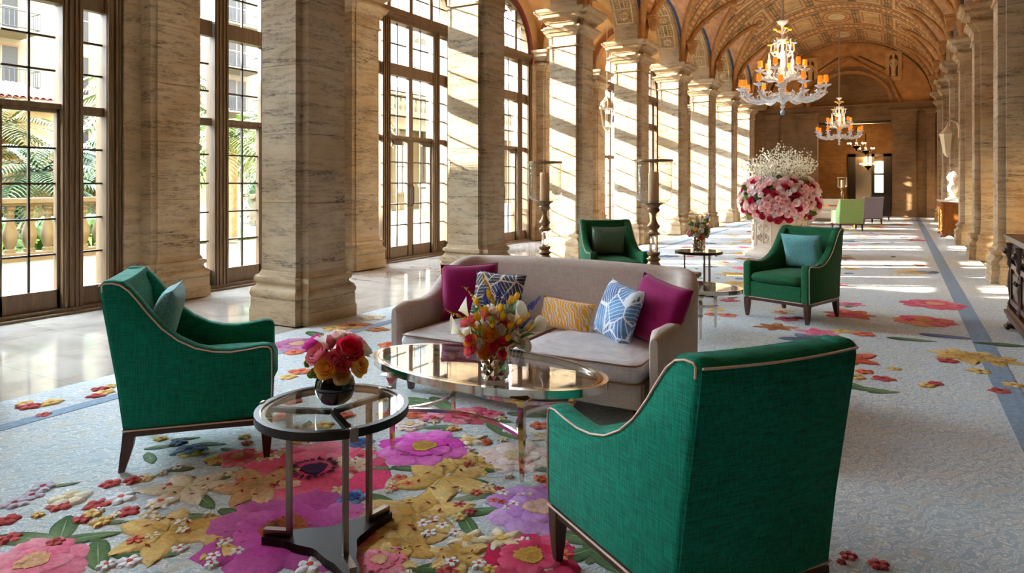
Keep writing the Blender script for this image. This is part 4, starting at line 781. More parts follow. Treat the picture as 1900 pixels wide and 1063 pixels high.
def side_table(name='side_table'):
    e = empty(name); R_ = .295; n = 56; c = lambda r, a: (r*math.cos(a), r*math.sin(a)); h = .56
    MB().bar([(*c(R_-.012, 2*PI*i/n), h-.016) for i in range(n)], .024, .032, closed=True).build('rim', M['bronze'], e, 40)
    MB().bar([(*c(R_-.034, 2*PI*i/n), h-.012) for i in range(n)], .014, .012, closed=True).build('inner_rim', M['steel'], e, 40)
    MB().prism([c(R_-.02, 2*PI*i/n) for i in range(n)], lambda x, y, d: (x, y, d), h-.006, h+.002).build('glass_top', M['tglass'], e)
    A = [math.radians(x) for x in (-31.5, 82, 203)]          # directions of the three legs
    for a in A:
        MB().bar([(*c(.01, a), h-.025), (*c(R_-.02, a), h-.025)], .022, .018).build('top_bar', M['bronze'], e)
        MB().bar([(*c(.182, a), .035), (*c(.182, a), h-.03)], .02, .02, up=(math.cos(a), math.sin(a), 0)).build('leg', M['steel'], e)
        MB().cbox(*c(R_-.0, a), h-.02, .012, .03, .05, .002, M=Matrix.Rotation(a, 3, 'Z')).build('clip', M['steel'], e)
        MB().bar([(*c(.18, a), .048), (*c(.285, a), .048)], .026, .022).build('foot_bar', M['steel'], e)
    pts = []
    for i in range(3):
        a0, a1 = sorted(x % (2*PI) for x in A)[i], sorted(x % (2*PI) for x in A)[(i+1) % 3]
        if a1 < a0: a1 += 2*PI
        x0, y0 = c(.285, a0); tx, ty = -math.sin(a0), math.cos(a0); pts += [(x0-tx*.028, y0-ty*.028), (x0+tx*.028, y0+ty*.028)]
        for j in range(1, 10):
            q = j/10; a = a0+(a1-a0)*q; r = .285*(1-math.sin(PI*q)**.6*.66); pts.append(c(max(r, .055), a))
    MB().prism(pts, lambda x, y, d: (x, y, d), 0, .036).build('base_plate', M['bronze'], e)
    return e
st = side_table(); st.location = (-1.945, 1.985, .008); tag(st, 'round glass side table with dark bronze ring in the foreground', 'side table', 'round side tables')
st2 = copy_tree(st); st2.location = (-2.24, 8.80, .008); tag(st2, 'round glass side table beyond the sofa holding a small bouquet', 'side table', 'round side tables')
# console behind the sofa
cs = empty('console_table', (-2.15, 5.16, .008)); tag(cs, 'slim dark console table behind the sofa back', 'table')
MB().cbox(0, 0, .725, 1.62, .36, .035, .006).build('table_top', M['leg_wood'], cs)
for x in (-.76, .76):
    for y in (-.14, .14): MB().box(x-.02, x+.02, y-.02, y+.02, 0, .71).build('leg', M['leg_wood'], cs)
MB().cbox(0, 0, .15, 1.5, .30, .025, .006).build('shelf', M['leg_wood'], cs)

# ================================================================== candle hurricanes
M['antique'] = simple('antique_bronze', 'a48866', .42, .45, nz=(20, .3), bmp=(50, .2, .003))
M['crystal'] = NT('crystal').p(col=(.97,.97,.97), rough=.02, trans=1., ior=1.45).m
t = NT('wavy_glass'); tr = t.n('BsdfTransparent', {'Color': (.96, .96, .94, 1)}); gl = t.n('BsdfGlossy', {'Roughness': .04})
bmpn = t.n('Bump', {'Height': t.noise(t.pos(obj=True), 14, 2), 'Strength': .6, 'Distance': .02}); t.set(gl.inputs['Normal'], bmpn.outputs[0])
lw = t.n('LayerWeight', {'Blend': .35}); t.set(lw.inputs['Normal'], bmpn.outputs[0])
k = t.math('MULTIPLY', lw.outputs['Facing'], .75); mx = t.n('MixShader', {0: k, 1: tr.outputs[0], 2: gl.outputs[0]}); t.t.links.new(mx.outputs[0], t.out.inputs[0]); M['wavy'] = t.m
M['wax'] = NT('candle_wax').p(col=lin('f2d2a4'), rough=.5, sss=.3).m
def hurricane():
    e = empty('candle_hurricane')
    MB().lathe([(.095, 0), (.098, .012), (.09, .022), (.078, .035), (.06, .05), (.045, .075), (.04, .085), (.052, .095), (.054, .105), (.04, .115), (.036, .125), (.046, .135), (.048, .215)][:12]+[(.05, .145), (.05, .155), (.034, .16)], 24).build('base', M['antique'], e, 40)
    MB().lathe([(.032, .16), (.034, .17), (.034, .275), (.032, .285)], 8).build('crystal_stem', M['crystal'], e)
    MB().lathe([(.036, .285), (.05, .295), (.05, .305), (.034, .315), (.03, .33), (.044, .345), (.05, .36), (.034, .38), (.022, .41), (.018, .44), (.022, .455), (.046, .475), (.048, .49), (.04, .50), (.05, .52), (.07, .53), (.075, .54)], 24).build('turned_stem', M['antique'], e, 40)
    pr = [(.02, .535), (.09, .54), (.125, .555), (.14, .585), (.143, .62), (.14, .72), (.143, .80), (.143, .865)]
    g = MB(); rr = random.Random(4)
    g.loft([[((r*(1+.012*math.sin(5*2*PI*j/28+z*30)))*math.cos(2*PI*j/28), (r*(1+.012*math.cos(4*2*PI*j/28+z*25)))*math.sin(2*PI*j/28), z) for j in range(28)] for r, z in pr], cap=False); g.build('glass_cylinder', M['wavy'], e, 60)
    MB().bar([(.143*math.cos(2*PI*i/32), .143*math.sin(2*PI*i/32), .868) for i in range(32)], .012, .016, closed=True).build('rim', M['antique'], e, 40)
    return e
def candle(loc, label, h=.24, r=.042):
    e = empty('pillar_candle', loc); tag(e, label, 'candle', 'pillar candles')
    MB().lathe([(r, 0), (r, h-.02), (r*.95, h-.006), (r*.86, h), (r*.75, h-.008), (.004, h-.012)], 20).build('wax', M['wax'], e, 40)
    MB().tube([(0, 0, h-.012), (.002, 0, h+.004), (.005, 0, h+.014)], .0015, 5).build('wick', M['bronze'], e)
    return e
hu = hurricane(); hu.location = (-2.62, 5.16, .751); tag(hu, 'bronze candle hurricane with wavy glass, the left one above the sofa', 'candle holder', 'candle hurricanes')
h2 = copy_tree(hu); h2.location = (-1.66, 5.14, .751); tag(h2, 'bronze candle hurricane with wavy glass, the right one above the sofa', 'candle holder', 'candle hurricanes')
candle((-2.62, 5.16, 1.294), 'pillar candle in the left hurricane above the sofa'); candle((-1.66, 5.14, 1.294), 'pillar candle in the right hurricane above the sofa')

# ================================================================== flowers
t = NT('petals'); ac_ = t.n('Attribute', attribute_name='Col').outputs['Color']; t.p(col=ac_, rough=.55, sheen=.2)
tl_ = t.n('BsdfTranslucent', {'Color': ac_}); mx = t.n('MixShader', {0: .4, 1: t.b.outputs[0], 2: tl_.outputs[0]}); t.t.links.new(mx.outputs[0], t.out.inputs[0]); PETM = t.m
M['stem'] = simple('green_stem', '6c8c3c', .6)
fr_ = random.Random(5)
def H3(h): return lin(h)
def rose_mesh(c0, c1, n=3):
    """layers of cupped petals"""
    m = MB(); lay = [(5, .95, .10, .55), (5, .78, .30, .62), (4, .55, .48, .66), (3, .32, .6, .62)][:n+1]
    for li, (np2, r, z0, zt) in enumerate(lay):
        for j in range(np2):
            a0 = 2*PI*(j+li*.37)/np2; W = 2*PI/np2*.72
            def f(u, v, a0=a0, W=W, r=r, z0=z0, zt=zt):
                a = a0+(u-.5)*2*W; rr = r*(.25+.75*math.sin(PI/2*min(1, v*1.15))); rr *= 1+.10*v*v
                edge = 1-.25*(2*u-1)**2*v
                return (rr*edge*math.cos(a), rr*edge*math.sin(a), -.5*(1-v)**2*.8+zt*v*edge-(.25 if li == 0 else 0)*v*v+z0*.2)
            m.grid(f, 5, 4, colfn=lambda u, v: mixc(c0, c1, min(1, .25+.75*v*(.6+.4*abs(2*u-1)))))
    m.ball((0, 0, .2), .3, 8, 5, col=mixc(c0, c1, .2))
    return m
def tulip_mesh(c0, c1):
    m = MB()
    for j in range(6):
        a0 = 2*PI*j/6; r = .52 if j % 2 else .58
        def f(u, v, a0=a0, r=r):
            w = math.sin(PI*min(1, v*.93+.05))**.7; a = a0+(u-.5)*1.5*w; rr = r*math.sin(PI*(.12+.72*v))**.8
            return (rr*math.cos(a), rr*math.sin(a), 1.7*v-.2*(2*u-1)**2*v)
        m.grid(f, 4, 6, colfn=lambda u, v: mixc(c0, c1, v))
    return m
def calla_mesh(c0, c1):
    m = MB()
    def f(u, v):
        a = (u-.5)*5.4; r = .08+.75*v**1.8; z = 2.2*v*(1-.0)+.5*v*v*math.cos(a)
        return (r*math.cos(a)+.25*v*v, r*math.sin(a), z)
    m.grid(f, 12, 7, colfn=lambda u, v: mixc(c0, c1, v)); m.tube([(0, 0, .2), (.05, 0, .9), (.1, 0, 1.5)], .08, 6, col=lin('e8b820')); return m
def spike_mesh(c0, c1, n=26):
    m = MB(); r = random.Random(3)
    m.tube([(0, 0, 0), (.05, 0, 1.5), (0, .05, 3)], .04, 5, col=lin('7c9c4c'))
    for i in range(n):
        z = .6+2.4*i/n; a = i*2.4; rr = .28*(1-.5*i/n)
        for q in range(2):
            m.ball((rr*math.cos(a+q*.5), rr*math.sin(a+q*.5), z+.05*q), .17*(1-.45*i/n), 5, 3, col=mixc(c0, c1, r.random()), sc=(1, 1, .7))
    return m
def puff_mesh(c0, c1, n=40):
    m = MB(); r = random.Random(8)
    for i in range(n):
        a = i*2.39996; z = 1-1.5*i/n; q = math.sqrt(max(0, 1-z*z)); m.ball((.8*q*math.cos(a), .8*q*math.sin(a), .8*z), .26, 5, 3, col=mixc(c0, c1, r.random()))
    return m
def leaf_mesh(c0, c1):
    m = MB()
    m.grid(lambda u, v: ((u-.5)*.8*math.sin(PI*min(1, v*.95+.03))**.8, .25*abs(u-.5)-.5*v*v, 2.6*v-.5*v*v), 4, 8, colfn=lambda u, v: mixc(c0, c1, v)); return m
FC = {}
def flower_mesh(kind, pal):
    key = (kind, pal)
    if key not in FC:
        c0, c1 = [lin(x) for x in pal.split()]
        FC[key] = {'rose': rose_mesh, 'tulip': tulip_mesh, 'calla': calla_mesh, 'spike': spike_mesh, 'puff': puff_mesh, 'leaf': leaf_mesh}[kind](c0, c1).mesh(kind, PETM, 60, True)
    return FC[key]
def aim(d, roll=0):
    d = Vector(d).normalized(); return d.to_track_quat('Z', 'Y').to_matrix().to_4x4() @ Matrix.Rotation(roll, 4, 'Z')
def flower(name, kind, pal, loc, d, sz, label, cat, group, root=None):
    o = put(name, flower_mesh(kind, pal)); o.matrix_world = Matrix.Translation(loc) @ aim(d, fr_.uniform(0, 6)) @ Matrix.Scale(sz, 4)
    tag(o, label, cat, group)
    if root is not None:
        s_ = MB().tube([loc, (Vector(loc)*.5+Vector(root)*.5)+Vector((0, 0, .02)), root], .0035, 5).build('stem', M['stem']); s_.parent = o; s_.matrix_parent_inverse = o.matrix_world.inverted()
    return o
# -- small bouquet in the round black vase
vz = .571; vc = Vector((-1.95, 2.0, vz)); 
M['black_glass'] = simple('black_glass', '0c070a', .06, 0, coat=.6)
va = MB().lathe([(.028, 0), (.048, .006), (.066, .022), (.077, .048), (.079, .07), (.074, .096), (.06, .118), (.048, .126), (.046, .124), (.05, .11), (.05, .08)], 28).build('round_vase', M['black_glass'], None, 60); va.location = vc; tag(va, 'round glossy black vase on the foreground side table', 'vase')
g = 'flowers in the black vase'; cc = vc+Vector((0, 0, .15)); RT = Vector((.869, .495, 0)); BK = Vector((-.495, .869, 0)); UP = Vector((0, 0, 1))
def bq(u, d, v): return cc+RT*u+BK*d+UP*v
small = [('rose', 'ec5c80 fcb0b8', -.052, -.055, .052, .042, 'salmon pink rose at the left front'), ('rose', 'd0103c f03058', .068, -.05, .07, .046, 'deep red rose at the right'), ('rose', 'c01878 ec50b4', -.088, .0, .08, .040, 'magenta bloom at the upper left'), ('rose', 'f8b030 ffd870', -.012, -.082, .01, .038, 'yellow rose at the front'), ('rose', 'f8b840 ffdc80', .098, -.035, .008, .040, 'yellow rose at the right edge'), ('rose', 'dc4c68 fc90a0', .022, -.078, .05, .028, 'small coral rose in the middle'), ('rose', 'dc4c68 fc9498', .052, -.085, .024, .027, 'small coral rose below the red one'), ('rose', 'f0c8b8 f8e8e0', .02, .03, .105, .036, 'cream rose on top'), ('rose', 'e87898 f4b0b8', .07, .04, .085, .038, 'pink rose at the back right'), ('rose', 'e06890 f0a0b0', -.04, .05, .075, .038, 'pink rose at the back left'), ('calla', 'f4e4e0 fcf4f0', -.022, -.06, .085, .028, 'white lily petal bloom near the top'), ('rose', 'f4ece0 fcfaf0', .11, .05, .05, .034, 'white rose at the far right'), ('rose', 'f0e8dc fcf8f0', -.1, .02, .02, .034, 'white rose at the far left'), ('rose', 'e8c088 f4dcb0', .045, -.075, -.022, .03, 'buff rose over the vase rim')]
for kd, pal, u, d, v, sz, lb in small: flower('flower', kd, pal, bq(u*.9, d*.9, v*.95), RT*u*1.0+BK*(d-.01)+UP*(v+.03), sz*1.25, lb+' of the black vase bouquet', 'flower', g, cc-UP*.05)
for i in range(12): u = -.085+.02*fr_.random()*2; flower('hydrangea_sprig', 'puff', '6c8c1c b0c848', bq(u-.02*fr_.random()+.03*fr_.random(), -.05+.05*fr_.random(), -.03+.05*fr_.random()), (-1, -1, .3), .016, 'lime green sprig on the left of the black vase bouquet', 'sprig', 'green sprigs in the black vase')
# -- large bouquet in the mirrored vase
def facet_vase(R_, h, n=11, rows=7):
    m = MB(); vs = []; fs = []
    for i in range(rows+1):
        for j in range(n): a = 2*PI*(j+.5*(i % 2))/n; vs.append((R_*math.cos(a), R_*math.sin(a), h*i/rows))
    for i in range(rows-1):
        for j in range(n):
            o0 = j; b0 = i*n+j
            # diamond between (i,j),(i+1,..),(i+2,j)
            if i+2 <= rows:
                l = (i+1)*n+((j-1) % n if i % 2 == 0 else j); r = (i+1)*n+(j if i % 2 == 0 else (j+1) % n); t_ = (i+2)*n+j; a = 2*PI*(j+.5*(i % 2))/n
                c = len(vs); vs.append(((R_+.008)*math.cos(a), (R_+.008)*math.sin(a), h*(i+1)/rows)); fs += [(b0, r, c), (r, t_, c), (t_, l, c), (l, b0, c)]
    m.add(vs, fs); m.lathe([(R_*.97, 0), (R_*.985, h*.5), (R_*.985, h), (R_*.9, h), (R_*.9, .02), (.002, .02)], 22); return m
M['mirror'] = simple('mercury_mirror', 'e0d2bc', .07, 1)
vb = Vector((-1.79, 2.97, .456)); o = facet_vase(.066, .185).build('faceted_vase', M['mirror']); o.location = vb; tag(o, 'mirrored vase of diamond facets on the oval coffee table', 'vase', 'faceted vases')
cc = vb+UP*.25; g = 'flowers in the mirrored vase'
core = [('rose', 'e8b840 fce8a0', .03), ('rose', 'e05058 f89888', .028), ('puff', '88a850 c8d888', .03), ('rose', 'f4ece0 fffcf6', .034), ('rose', 'f4e0c0 fff4e0', .03)]
for i in range(46):
    z = -.45+1.35*(i+.5)/46; q = math.sqrt(max(0, 1-z*z)); a = i*2.39996; kd, pal, sz = core[i % 5]
    flower('filler_bloom', kd, pal, cc+Vector((q*math.cos(a)*.095, q*math.sin(a)*.095, z*.105-.0)), (q*math.cos(a), q*math.sin(a), z+.2), sz, 'small filler bloom deep in the coffee table bouquet', 'flower', 'filler blooms of the coffee table bouquet')
big = [('tulip', 'f0b010 ffdc30', [(-.06,-.11,.07),(.0,-.11,.04),(.11,-.09,.05),(.03,-.08,.1),( -.03,-.05,.09),(.075,-.02,.125),(.04,-.06,.06),(.14,-.0,.055),(-.045,-.09,.02),(-.09,-.07,.035),(.07,-.09,.03),(.19,.0,.045),(.06,-.1,-.02),(.15,-.03,.01),(-.07,-.02,.12),(-.02,.03,.14),(.1,.06,.13)], .023, 'yellow tulip'),
 ('rose', 'e07808 f8b030', [(-.012,-.10,-.005),(-.03,-.10,-.075),(-.09,-.07,-.04)], .036, 'orange ranunculus'),
 ('rose', 'd81838 f04860', [(.0,-.115,-.05),(.02,-.11,-.035),(.045,-.1,-.03),(-.1,-.09,-.02),(-.085,-.1,-.06),(.04,-.1,-.085)], .023, 'small red rose'),
 ('rose', 'e05060 f8888c', [(-.09,-.08,.06),(-.12,-.05,.04),(-.10,-.09,-.075)], .026, 'coral rose'),
 ('rose', 'e8dcc8 fcf8ec', [(.0,-.06,.045),(.11,-.06,-.045),(.14,-.04,-.06),(.10,-.08,-.02),(-.06,-.09,-.05),(.13,.03,-.02),(-.12,.0,-.02)], .034, 'cream white rose'),
 ('calla', 'e8d878 fcf8e8', [(-.10,-.05,.06),(.085,-.05,.03),(.14,-.04,-.01),(-.12,-.05,-.02)], .042, 'cream calla lily'),
 ('spike', '2030a0 4c58d8', [(-.03,.02,.10),(.04,.0,.09),(.13,.03,.06),(.02,.04,.12),(.16,.05,.08),(.11,.0,.0)], .030, 'deep blue delphinium spike'),
 ('puff', 'c8e0b8 eef8e4', [(.06,.0,.1),(.04,-.03,.075),(-.015,-.0,.085)], .026, 'pale green hydrangea cluster'),
 ('leaf', '2c6420 68a038', [(.12,-.08,-.02),(-.04,-.1,-.02),(.0,-.09,.02),(.15,.0,.0),(-.06,.02,.04),(.08,.05,.05),(.05,-.06,-.06)], .034, 'long green tulip leaf')]
for kd, pal, ps, sz, lb in big:
    for ix, (u, d, v) in enumerate(sorted(ps)): flower('flower' if kd != 'leaf' else 'leaf', kd, pal, bq(u*1.12-.01, d*1.15-.01, v*1.1-.01), RT*u*1.1+BK*d+UP*(v+.12), sz*fr_.uniform(1.05, 1.3), f'{ORD[ix] if ix < 12 else "last"} {lb} from the left in the coffee table bouquet', 'flower' if kd != 'leaf' else 'leaf', lb+'s in the mirrored vase', vb+UP*.12+RT*u*.2 if kd in ('tulip', 'spike') else None)
for (pts, lb) in (([(-.06, 0, .08), (-.10, -.02, .14), (-.13, -.04, .19), (-.155, -.05, .22)], 'left'), ([(-.01, .02, .13), (-.03, .02, .2), (-.06, .02, .25), (-.065, .01, .28)], 'tallest'), ([(-.09, -.05, .02), (-.15, -.06, .065), (-.2, -.08, .085), (-.245, -.09, .11)], 'lowest')):
    P_ = [bq(*p) for p in pts]; o = MB().tube([tuple(p) for p in P_], .0025, 5).build('orchid_spray', M['stem'])
    tag(o, f'{lb} arching spray of tiny yellow orchids in the coffee table bouquet', 'orchid spray', 'yellow orchid sprays')
    b = MB()
    for i in range(14):
        q = i/13*(len(P_)-1); k = min(int(q), len(P_)-2); p = P_[k].lerp(P_[k+1], q-k)
        rr_ = .009*(1-.06*i)
        for z in range(3): b.ball((p.x+fr_.uniform(-.007, .007), p.y+fr_.uniform(-.007, .007), p.z+fr_.uniform(-.006, .006)), rr_, 5, 3, col=lin('f0c018'), sc=(1, .6, 1))
    b.build('blossoms', PETM, o, 60, True)
# -- bouquet on the far side table
vb2 = Vector((-2.24, 8.80, .571)); o = facet_vase(.075, .17).build('faceted_vase', M['mirror']); o.location = vb2; tag(o, 'mirrored faceted vase on the round table beyond the sofa', 'vase', 'faceted vases')
cc = vb2+UP*.22
for i in range(22):
    z = -.4+1.3*(i+.5)/22; q = math.sqrt(max(0, 1-z*z)); a = i*2.39996
    flower('filler_bloom', 'puff', '5c7430 a0ac60' if i % 2 else 'd8c8a0 f0e8d0', cc+Vector((q*math.cos(a)*.1, q*math.sin(a)*.1, z*.1+.02)), (q*math.cos(a), q*math.sin(a), z), .04, 'small filler bloom in the bouquet on the round table beyond the sofa', 'flower', 'filler blooms on the far round table')
for kd, pal, n, sz, lb in (('rose', 'e87070 f4a8a0', 5, .042, 'pink rose'), ('rose', 'e8e0d0 fcf8f0', 7, .042, 'white rose'), ('tulip', 'd8a820 f0d060', 9, .030, 'yellow tulip'), ('spike', '5050a0 7c80c8', 4, .036, 'lilac blue spike'), ('puff', '8c9c40 c0cc70', 6, .035, 'green sprig'), ('rose', 'e89030 f4c070', 4, .04, 'orange rose')):
    for i in range(n):
        a = fr_.uniform(0, 2*PI); r = fr_.uniform(.03, .15); v = fr_.uniform(-.04, .2) if kd in ('tulip', 'spike', 'puff') else fr_.uniform(-.05, .08)
        flower('flower', kd, pal, cc+Vector((r*math.cos(a), r*math.sin(a), v)), (r*math.cos(a), r*math.sin(a), v+.08), sz, lb+' in the bouquet on the round table beyond the sofa', 'flower', lb+'s on the far round table', None if v < .02 else vb2+UP*.12)

# ================================================================== stone planter with the great arrangement
PX, PY = -2.06, 14.35
M['planter'] = stone('carved_limestone', 'e0d2c0', 'cfbda6', '97826a', .4, zs=3, sc=3)
pl = empty('stone_planter', (PX, PY, .008)); tag(pl, 'octagonal carved limestone planter under the chandelier', 'planter')
def octo(r, z, n=8): return [(r*math.cos(2*PI*(j+.5)/n+.3), r*math.sin(2*PI*(j+.5)/n+.3), z) for j in range(n)]
MB().loft([octo(.74, 0), octo(.74, .05), octo(.70, .055), octo(.68, .1), octo(.60, .12)]).build('plinth', M['planter'], pl)
MB().loft([octo(.56, .1), octo(.56, .16), octo(.54, .18), octo(.54, .72), octo(.56, .73), octo(.56, .745)]).build('body', M['planter'], pl)
MB().loft([octo(.57, .745), octo(.6, .77), octo(.62, .79), octo(.62, .83), octo(.57, .835), octo(.52, .84), octo(.5, .78)]).build('rim', M['planter'], pl)
for j in range(8):
    a = 2*PI*j/8+.3+PI/8+PI/8; r = .54*math.cos(PI/8); m = MB(); hw = .54*math.sin(PI/8)
    for s in (-1, 1):
        m.box(s*(hw-.03)-.015, s*(hw-.03)+.015, -.012, .015, .2, .7)
        m.tube([(s*.03, -.01, .28), (s*.1, -.015, .32), (s*.12, -.015, .4), (s*.06, -.015, .44), (s*.04, -.015, .38), (s*.08, -.015, .36)], .016, 6)
        m.tube([(s*.02, -.01, .48), (s*.08, -.015, .5), (s*.11, -.015, .57), (s*.06, -.015, .61), (s*.04, -.015, .56)], .015, 6)
    m.box(-hw+.02, hw-.02, -.012, .015, .18, .21).box(-hw+.02, hw-.02, -.012, .015, .68, .71)
    m.tube([(0, -.01, .25), (0, -.015, .65)], .014, 6); m.ball((0, -.012, .62), .035, 8, 5, sc=(1, .5, 1)); m.ball((0, -.012, .45), .03, 8, 5, sc=(1, .5, 1))
    m.xf(Matrix.Rotation(a+PI/2, 4, 'Z') @ Matrix.Translation((0, -r, 0))).build('carved_panel', M['planter'], pl, 40)
dome_c = Vector((PX, PY, 1.10)); dr, dz = .72, .60
o = MB().ball(tuple(dome_c+Vector((0,0,.02))), 1, 20, 12, sc=(.60, .60, .46)).build('leaf_mound', simple('dark_foliage', '3c5020', .8, nz=(25, .5), bmp=(30, 1., .03)), None, 60); tag(o, 'green leafy mound filling the limestone planter', 'foliage', None, 'stuff')
kinds = [('rose', 'f4bcc0 ffeeea', .074, 'pale pink rose', 110), ('rose', 'a80834 e01850', .070, 'crimson rose', 56), ('rose', 'f8e0e0 fffafa', .072, 'blush white rose', 55), ('puff', 'b0c060 dce498', .06, 'lime hydrangea', 14), ('puff', 'e4d8d8 f8f4f0', .062, 'white lilac cluster', 30), ('puff', '4c6c28 88a048', .045, 'green leaf cluster', 26)]
seq = [k for k in kinds for _ in range(k[4])]; fr_.shuffle(seq); N_ = len(seq)
for i, (kd, pal, sz, lb, _) in enumerate(seq):
    z = -.62+1.35*(i+.5)/N_; q = math.sqrt(max(0, 1-z*z)); a = i*2.39996
    d = Vector((q*math.cos(a), q*math.sin(a), z)); p = dome_c+Vector((d.x*dr, d.y*dr, d.z*dz))*fr_.uniform(.96, 1.05)
    if z < -.35: p -= Vector((d.x, d.y, 0))*.02
    flower('rose' if kd == 'rose' else 'flower_cluster', kd, pal, p, d+Vector((0, 0, .2)), sz*fr_.uniform(.85, 1.2), lb+' in the great planter arrangement', 'flower', lb+'s in the great planter')
M['twig'] = simple('twig', '8c8458', .7); BLM = simple('white_blossom', 'f4f2e0', .6)
for i in range(64):
    a = i*2.39996; sp = math.sqrt((i+.5)/64); d = Vector((math.cos(a)*sp*.95, math.sin(a)*sp*.95, 1.0)).normalized(); Lb = fr_.uniform(.75, 1.0)*(1-.12*sp)
    p0 = dome_c+Vector((d.x*.25, d.y*.25, .22)); pts = [p0+d*Lb*q+Vector((0, 0, -.12*sp*q*q))+Vector((fr_.uniform(-.02, .02), fr_.uniform(-.02, .02), 0)) for q in (0, .25, .5, .75, 1)]
    o = MB().tube([tuple(p) for p in pts], [.006, .005, .004, .003, .002], 4).build('blossom_branch', M['twig']); tag(o, 'thin branch of tiny white blossoms rising from the great planter', 'branch', 'white blossom branches')
    b = MB()
    for k in range(46):
        q = .12+.88*k/45; j = min(3, int(q*4)); p = pts[j].lerp(pts[j+1], q*4-j); r = .0155*fr_.uniform(.7, 1.3)
        c = p+Vector((fr_.uniform(-1, 1), fr_.uniform(-1, 1), fr_.uniform(-1, 1)))*.045
        b.ball(tuple(c), r, 4, 2)
    b.build('blossoms', BLM, o)
# ================================================================== chandeliers
M['murano'] = NT('milky_glass').p(col=(.80,.88,1.0), rough=.12, trans=.2, ior=1.3, coat=.5).m
M['shade'] = NT('orange_shade').p(col=lin('d87828'), rough=.8, emit=lin('ff8420'), estr=.42).m
M['bulb'] = NT('warm_bulb').p(col=(1,.8,.5), emit=(1,.62,.25), estr=18).m
M['yglass'] = simple('yellow_glass', 'f0d020', .2, coat=.5); M['bglass'] = simple('blue_glass', '88b8e8', .2, coat=.5)
def chandelier():
    e = empty('chandelier')                     # origin at the lowest drop
    MB().lathe([(.0, .0), (.035, .02), (.045, .05), (.035, .085), (.015, .1), (.03, .13), (.05, .17), (.02, .2), (.05, .25), (.14, .28), (.20, .33), (.22, .38), (.16, .42), (.06, .44), (.045, .52), (.08, .58), (.10, .66), (.05, .72), (.04, .8), (.075, .86), (.085, .93), (.045, 1.0), (.035, 1.1), (.06, 1.16), (.055, 1.22), (.028, 1.28), (.025, 1.4), (.05, 1.45), (.045, 1.5), (.022, 1.54), (.022, 1.72), (.03, 1.76), (.08, 1.80), (.11, 1.84), (.11, 1.85), (.02, 1.86)], 14).build('glass_stem', M['murano'], e, 50)
    MB().ball((0, 0, .04), .045, 10, 6).build('finial', M['bglass'], e, 60)
    def cup(p): return [(.012, -.02), (.03, -.01), (.085, .02), (.108, .04), (.05, .03), (.02, .03), (.016, .10), (.014, .10)]
    cupm = MB().lathe(cup(0), 10).mesh('candle_cup', M['murano'], 50)
    shm = MB().lathe([(.048, 0), (.04, .13)], 14, cap=False).mesh('lamp_shade', M['shade'], 60)
    blm = MB().ball((0, 0, .04), .018, 6, 4).mesh('bulb', M['bulb'])
    flm = MB(); [flm.ball((.025*math.cos(2*PI*j/6), .025*math.sin(2*PI*j/6), .01), .02, 6, 4) for j in range(6)]; flm = flm.mesh('glass_flower', M['yglass'], 60)
    bfm = MB(); [bfm.ball((.02*math.cos(2*PI*j/5), .02*math.sin(2*PI*j/5), .01), .02, 6, 4) for j in range(5)]; bfm = bfm.mesh('glass_flower', M['bglass'], 60)
    drop = MB().lathe([(0, -.05), (.014, -.035), (.01, -.01), (.002, 0)], 6).mesh('glass_drop', M['bglass'], 60)
    def armpath(r, z0, dip, z1): return [(.06, 0, z0), (r*.22, 0, z0-.02), (r*.42, 0, z0-dip*.7), (r*.62, 0, z0-dip), (r*.82, 0, z0-dip*.75), (r*.97, 0, z1-.14), (r, 0, z1-.02)]
    for n, r, z0, dip, z1, ph in ((12, .78, .40, .13, .52, .1), (6, .42, .70, -.02, .86, .35)):
        pa = armpath(r, z0, dip, z1); m = MB().tube(pa, [.03, .04, .04, .037, .033, .026, .016], 7)
        for q in range(1, 6):
            p = pa[q]
            for j in range(3): m.ball((p[0]+.035*math.cos(j*2.1), .03*math.sin(j*2.1), p[2]+.03), .028, 5, 3)
        m.tube([(r*.55, 0, z0-dip+.0), (r*.6, 0, z0-dip+.12), (r*.5, 0, z0-dip+.17), (r*.45, 0, z0-dip+.12)], .012, 5)
        am = m.mesh('arm', M['murano'], 50)
        for j in range(n):
            a = ph+2*PI*j/n; o = put('arm', am, e, (0, 0, 0), a); x, y = r*math.cos(a), r*math.sin(a); zz = z1+(.0 if j % 2 == 0 or n == 6 else -.06)
            put('candle_cup', cupm, e, (x, y, zz)); s_ = put('lamp_shade', shm, e, (x, y, zz+.09)); put('bulb', blm, s_); put('glass_drop', drop, e, (x*.95, y*.95, z1-.1))
    for k, (n, r, z, h) in enumerate(((6, .22, 1.12, .28), (5, .16, 1.42, -.18))):
        m = MB().tube([(.03, 0, z), (r*.6, 0, z+h*.1), (r, 0, z+abs(h)*.5), (r*.95, 0, z+h), (r*.75, 0, z+h*1.05)], .012, 6); m.ball((r*.5, 0, z+.06), .03, 6, 4); sm = m.mesh('scroll', M['murano'], 50)
        for j in range(n): a = 2*PI*j/n+k*.4; put('scroll', sm, e, (0, 0, 0), a); put('glass_flower', flm if j % 2 else bfm, e, ((r+.02)*math.cos(a), (r+.02)*math.sin(a), z+h*.98))
    for j in range(4): a = 2*PI*j/4+.6; put('glass_flower', flm, e, (.15*math.cos(a), .15*math.sin(a), 1.68)); MB().tube([(0, 0, 1.6), (.08*math.cos(a), .08*math.sin(a), 1.64), (.15*math.cos(a), .15*math.sin(a), 1.68)], .008, 5).build('tendril', M['murano'], e)
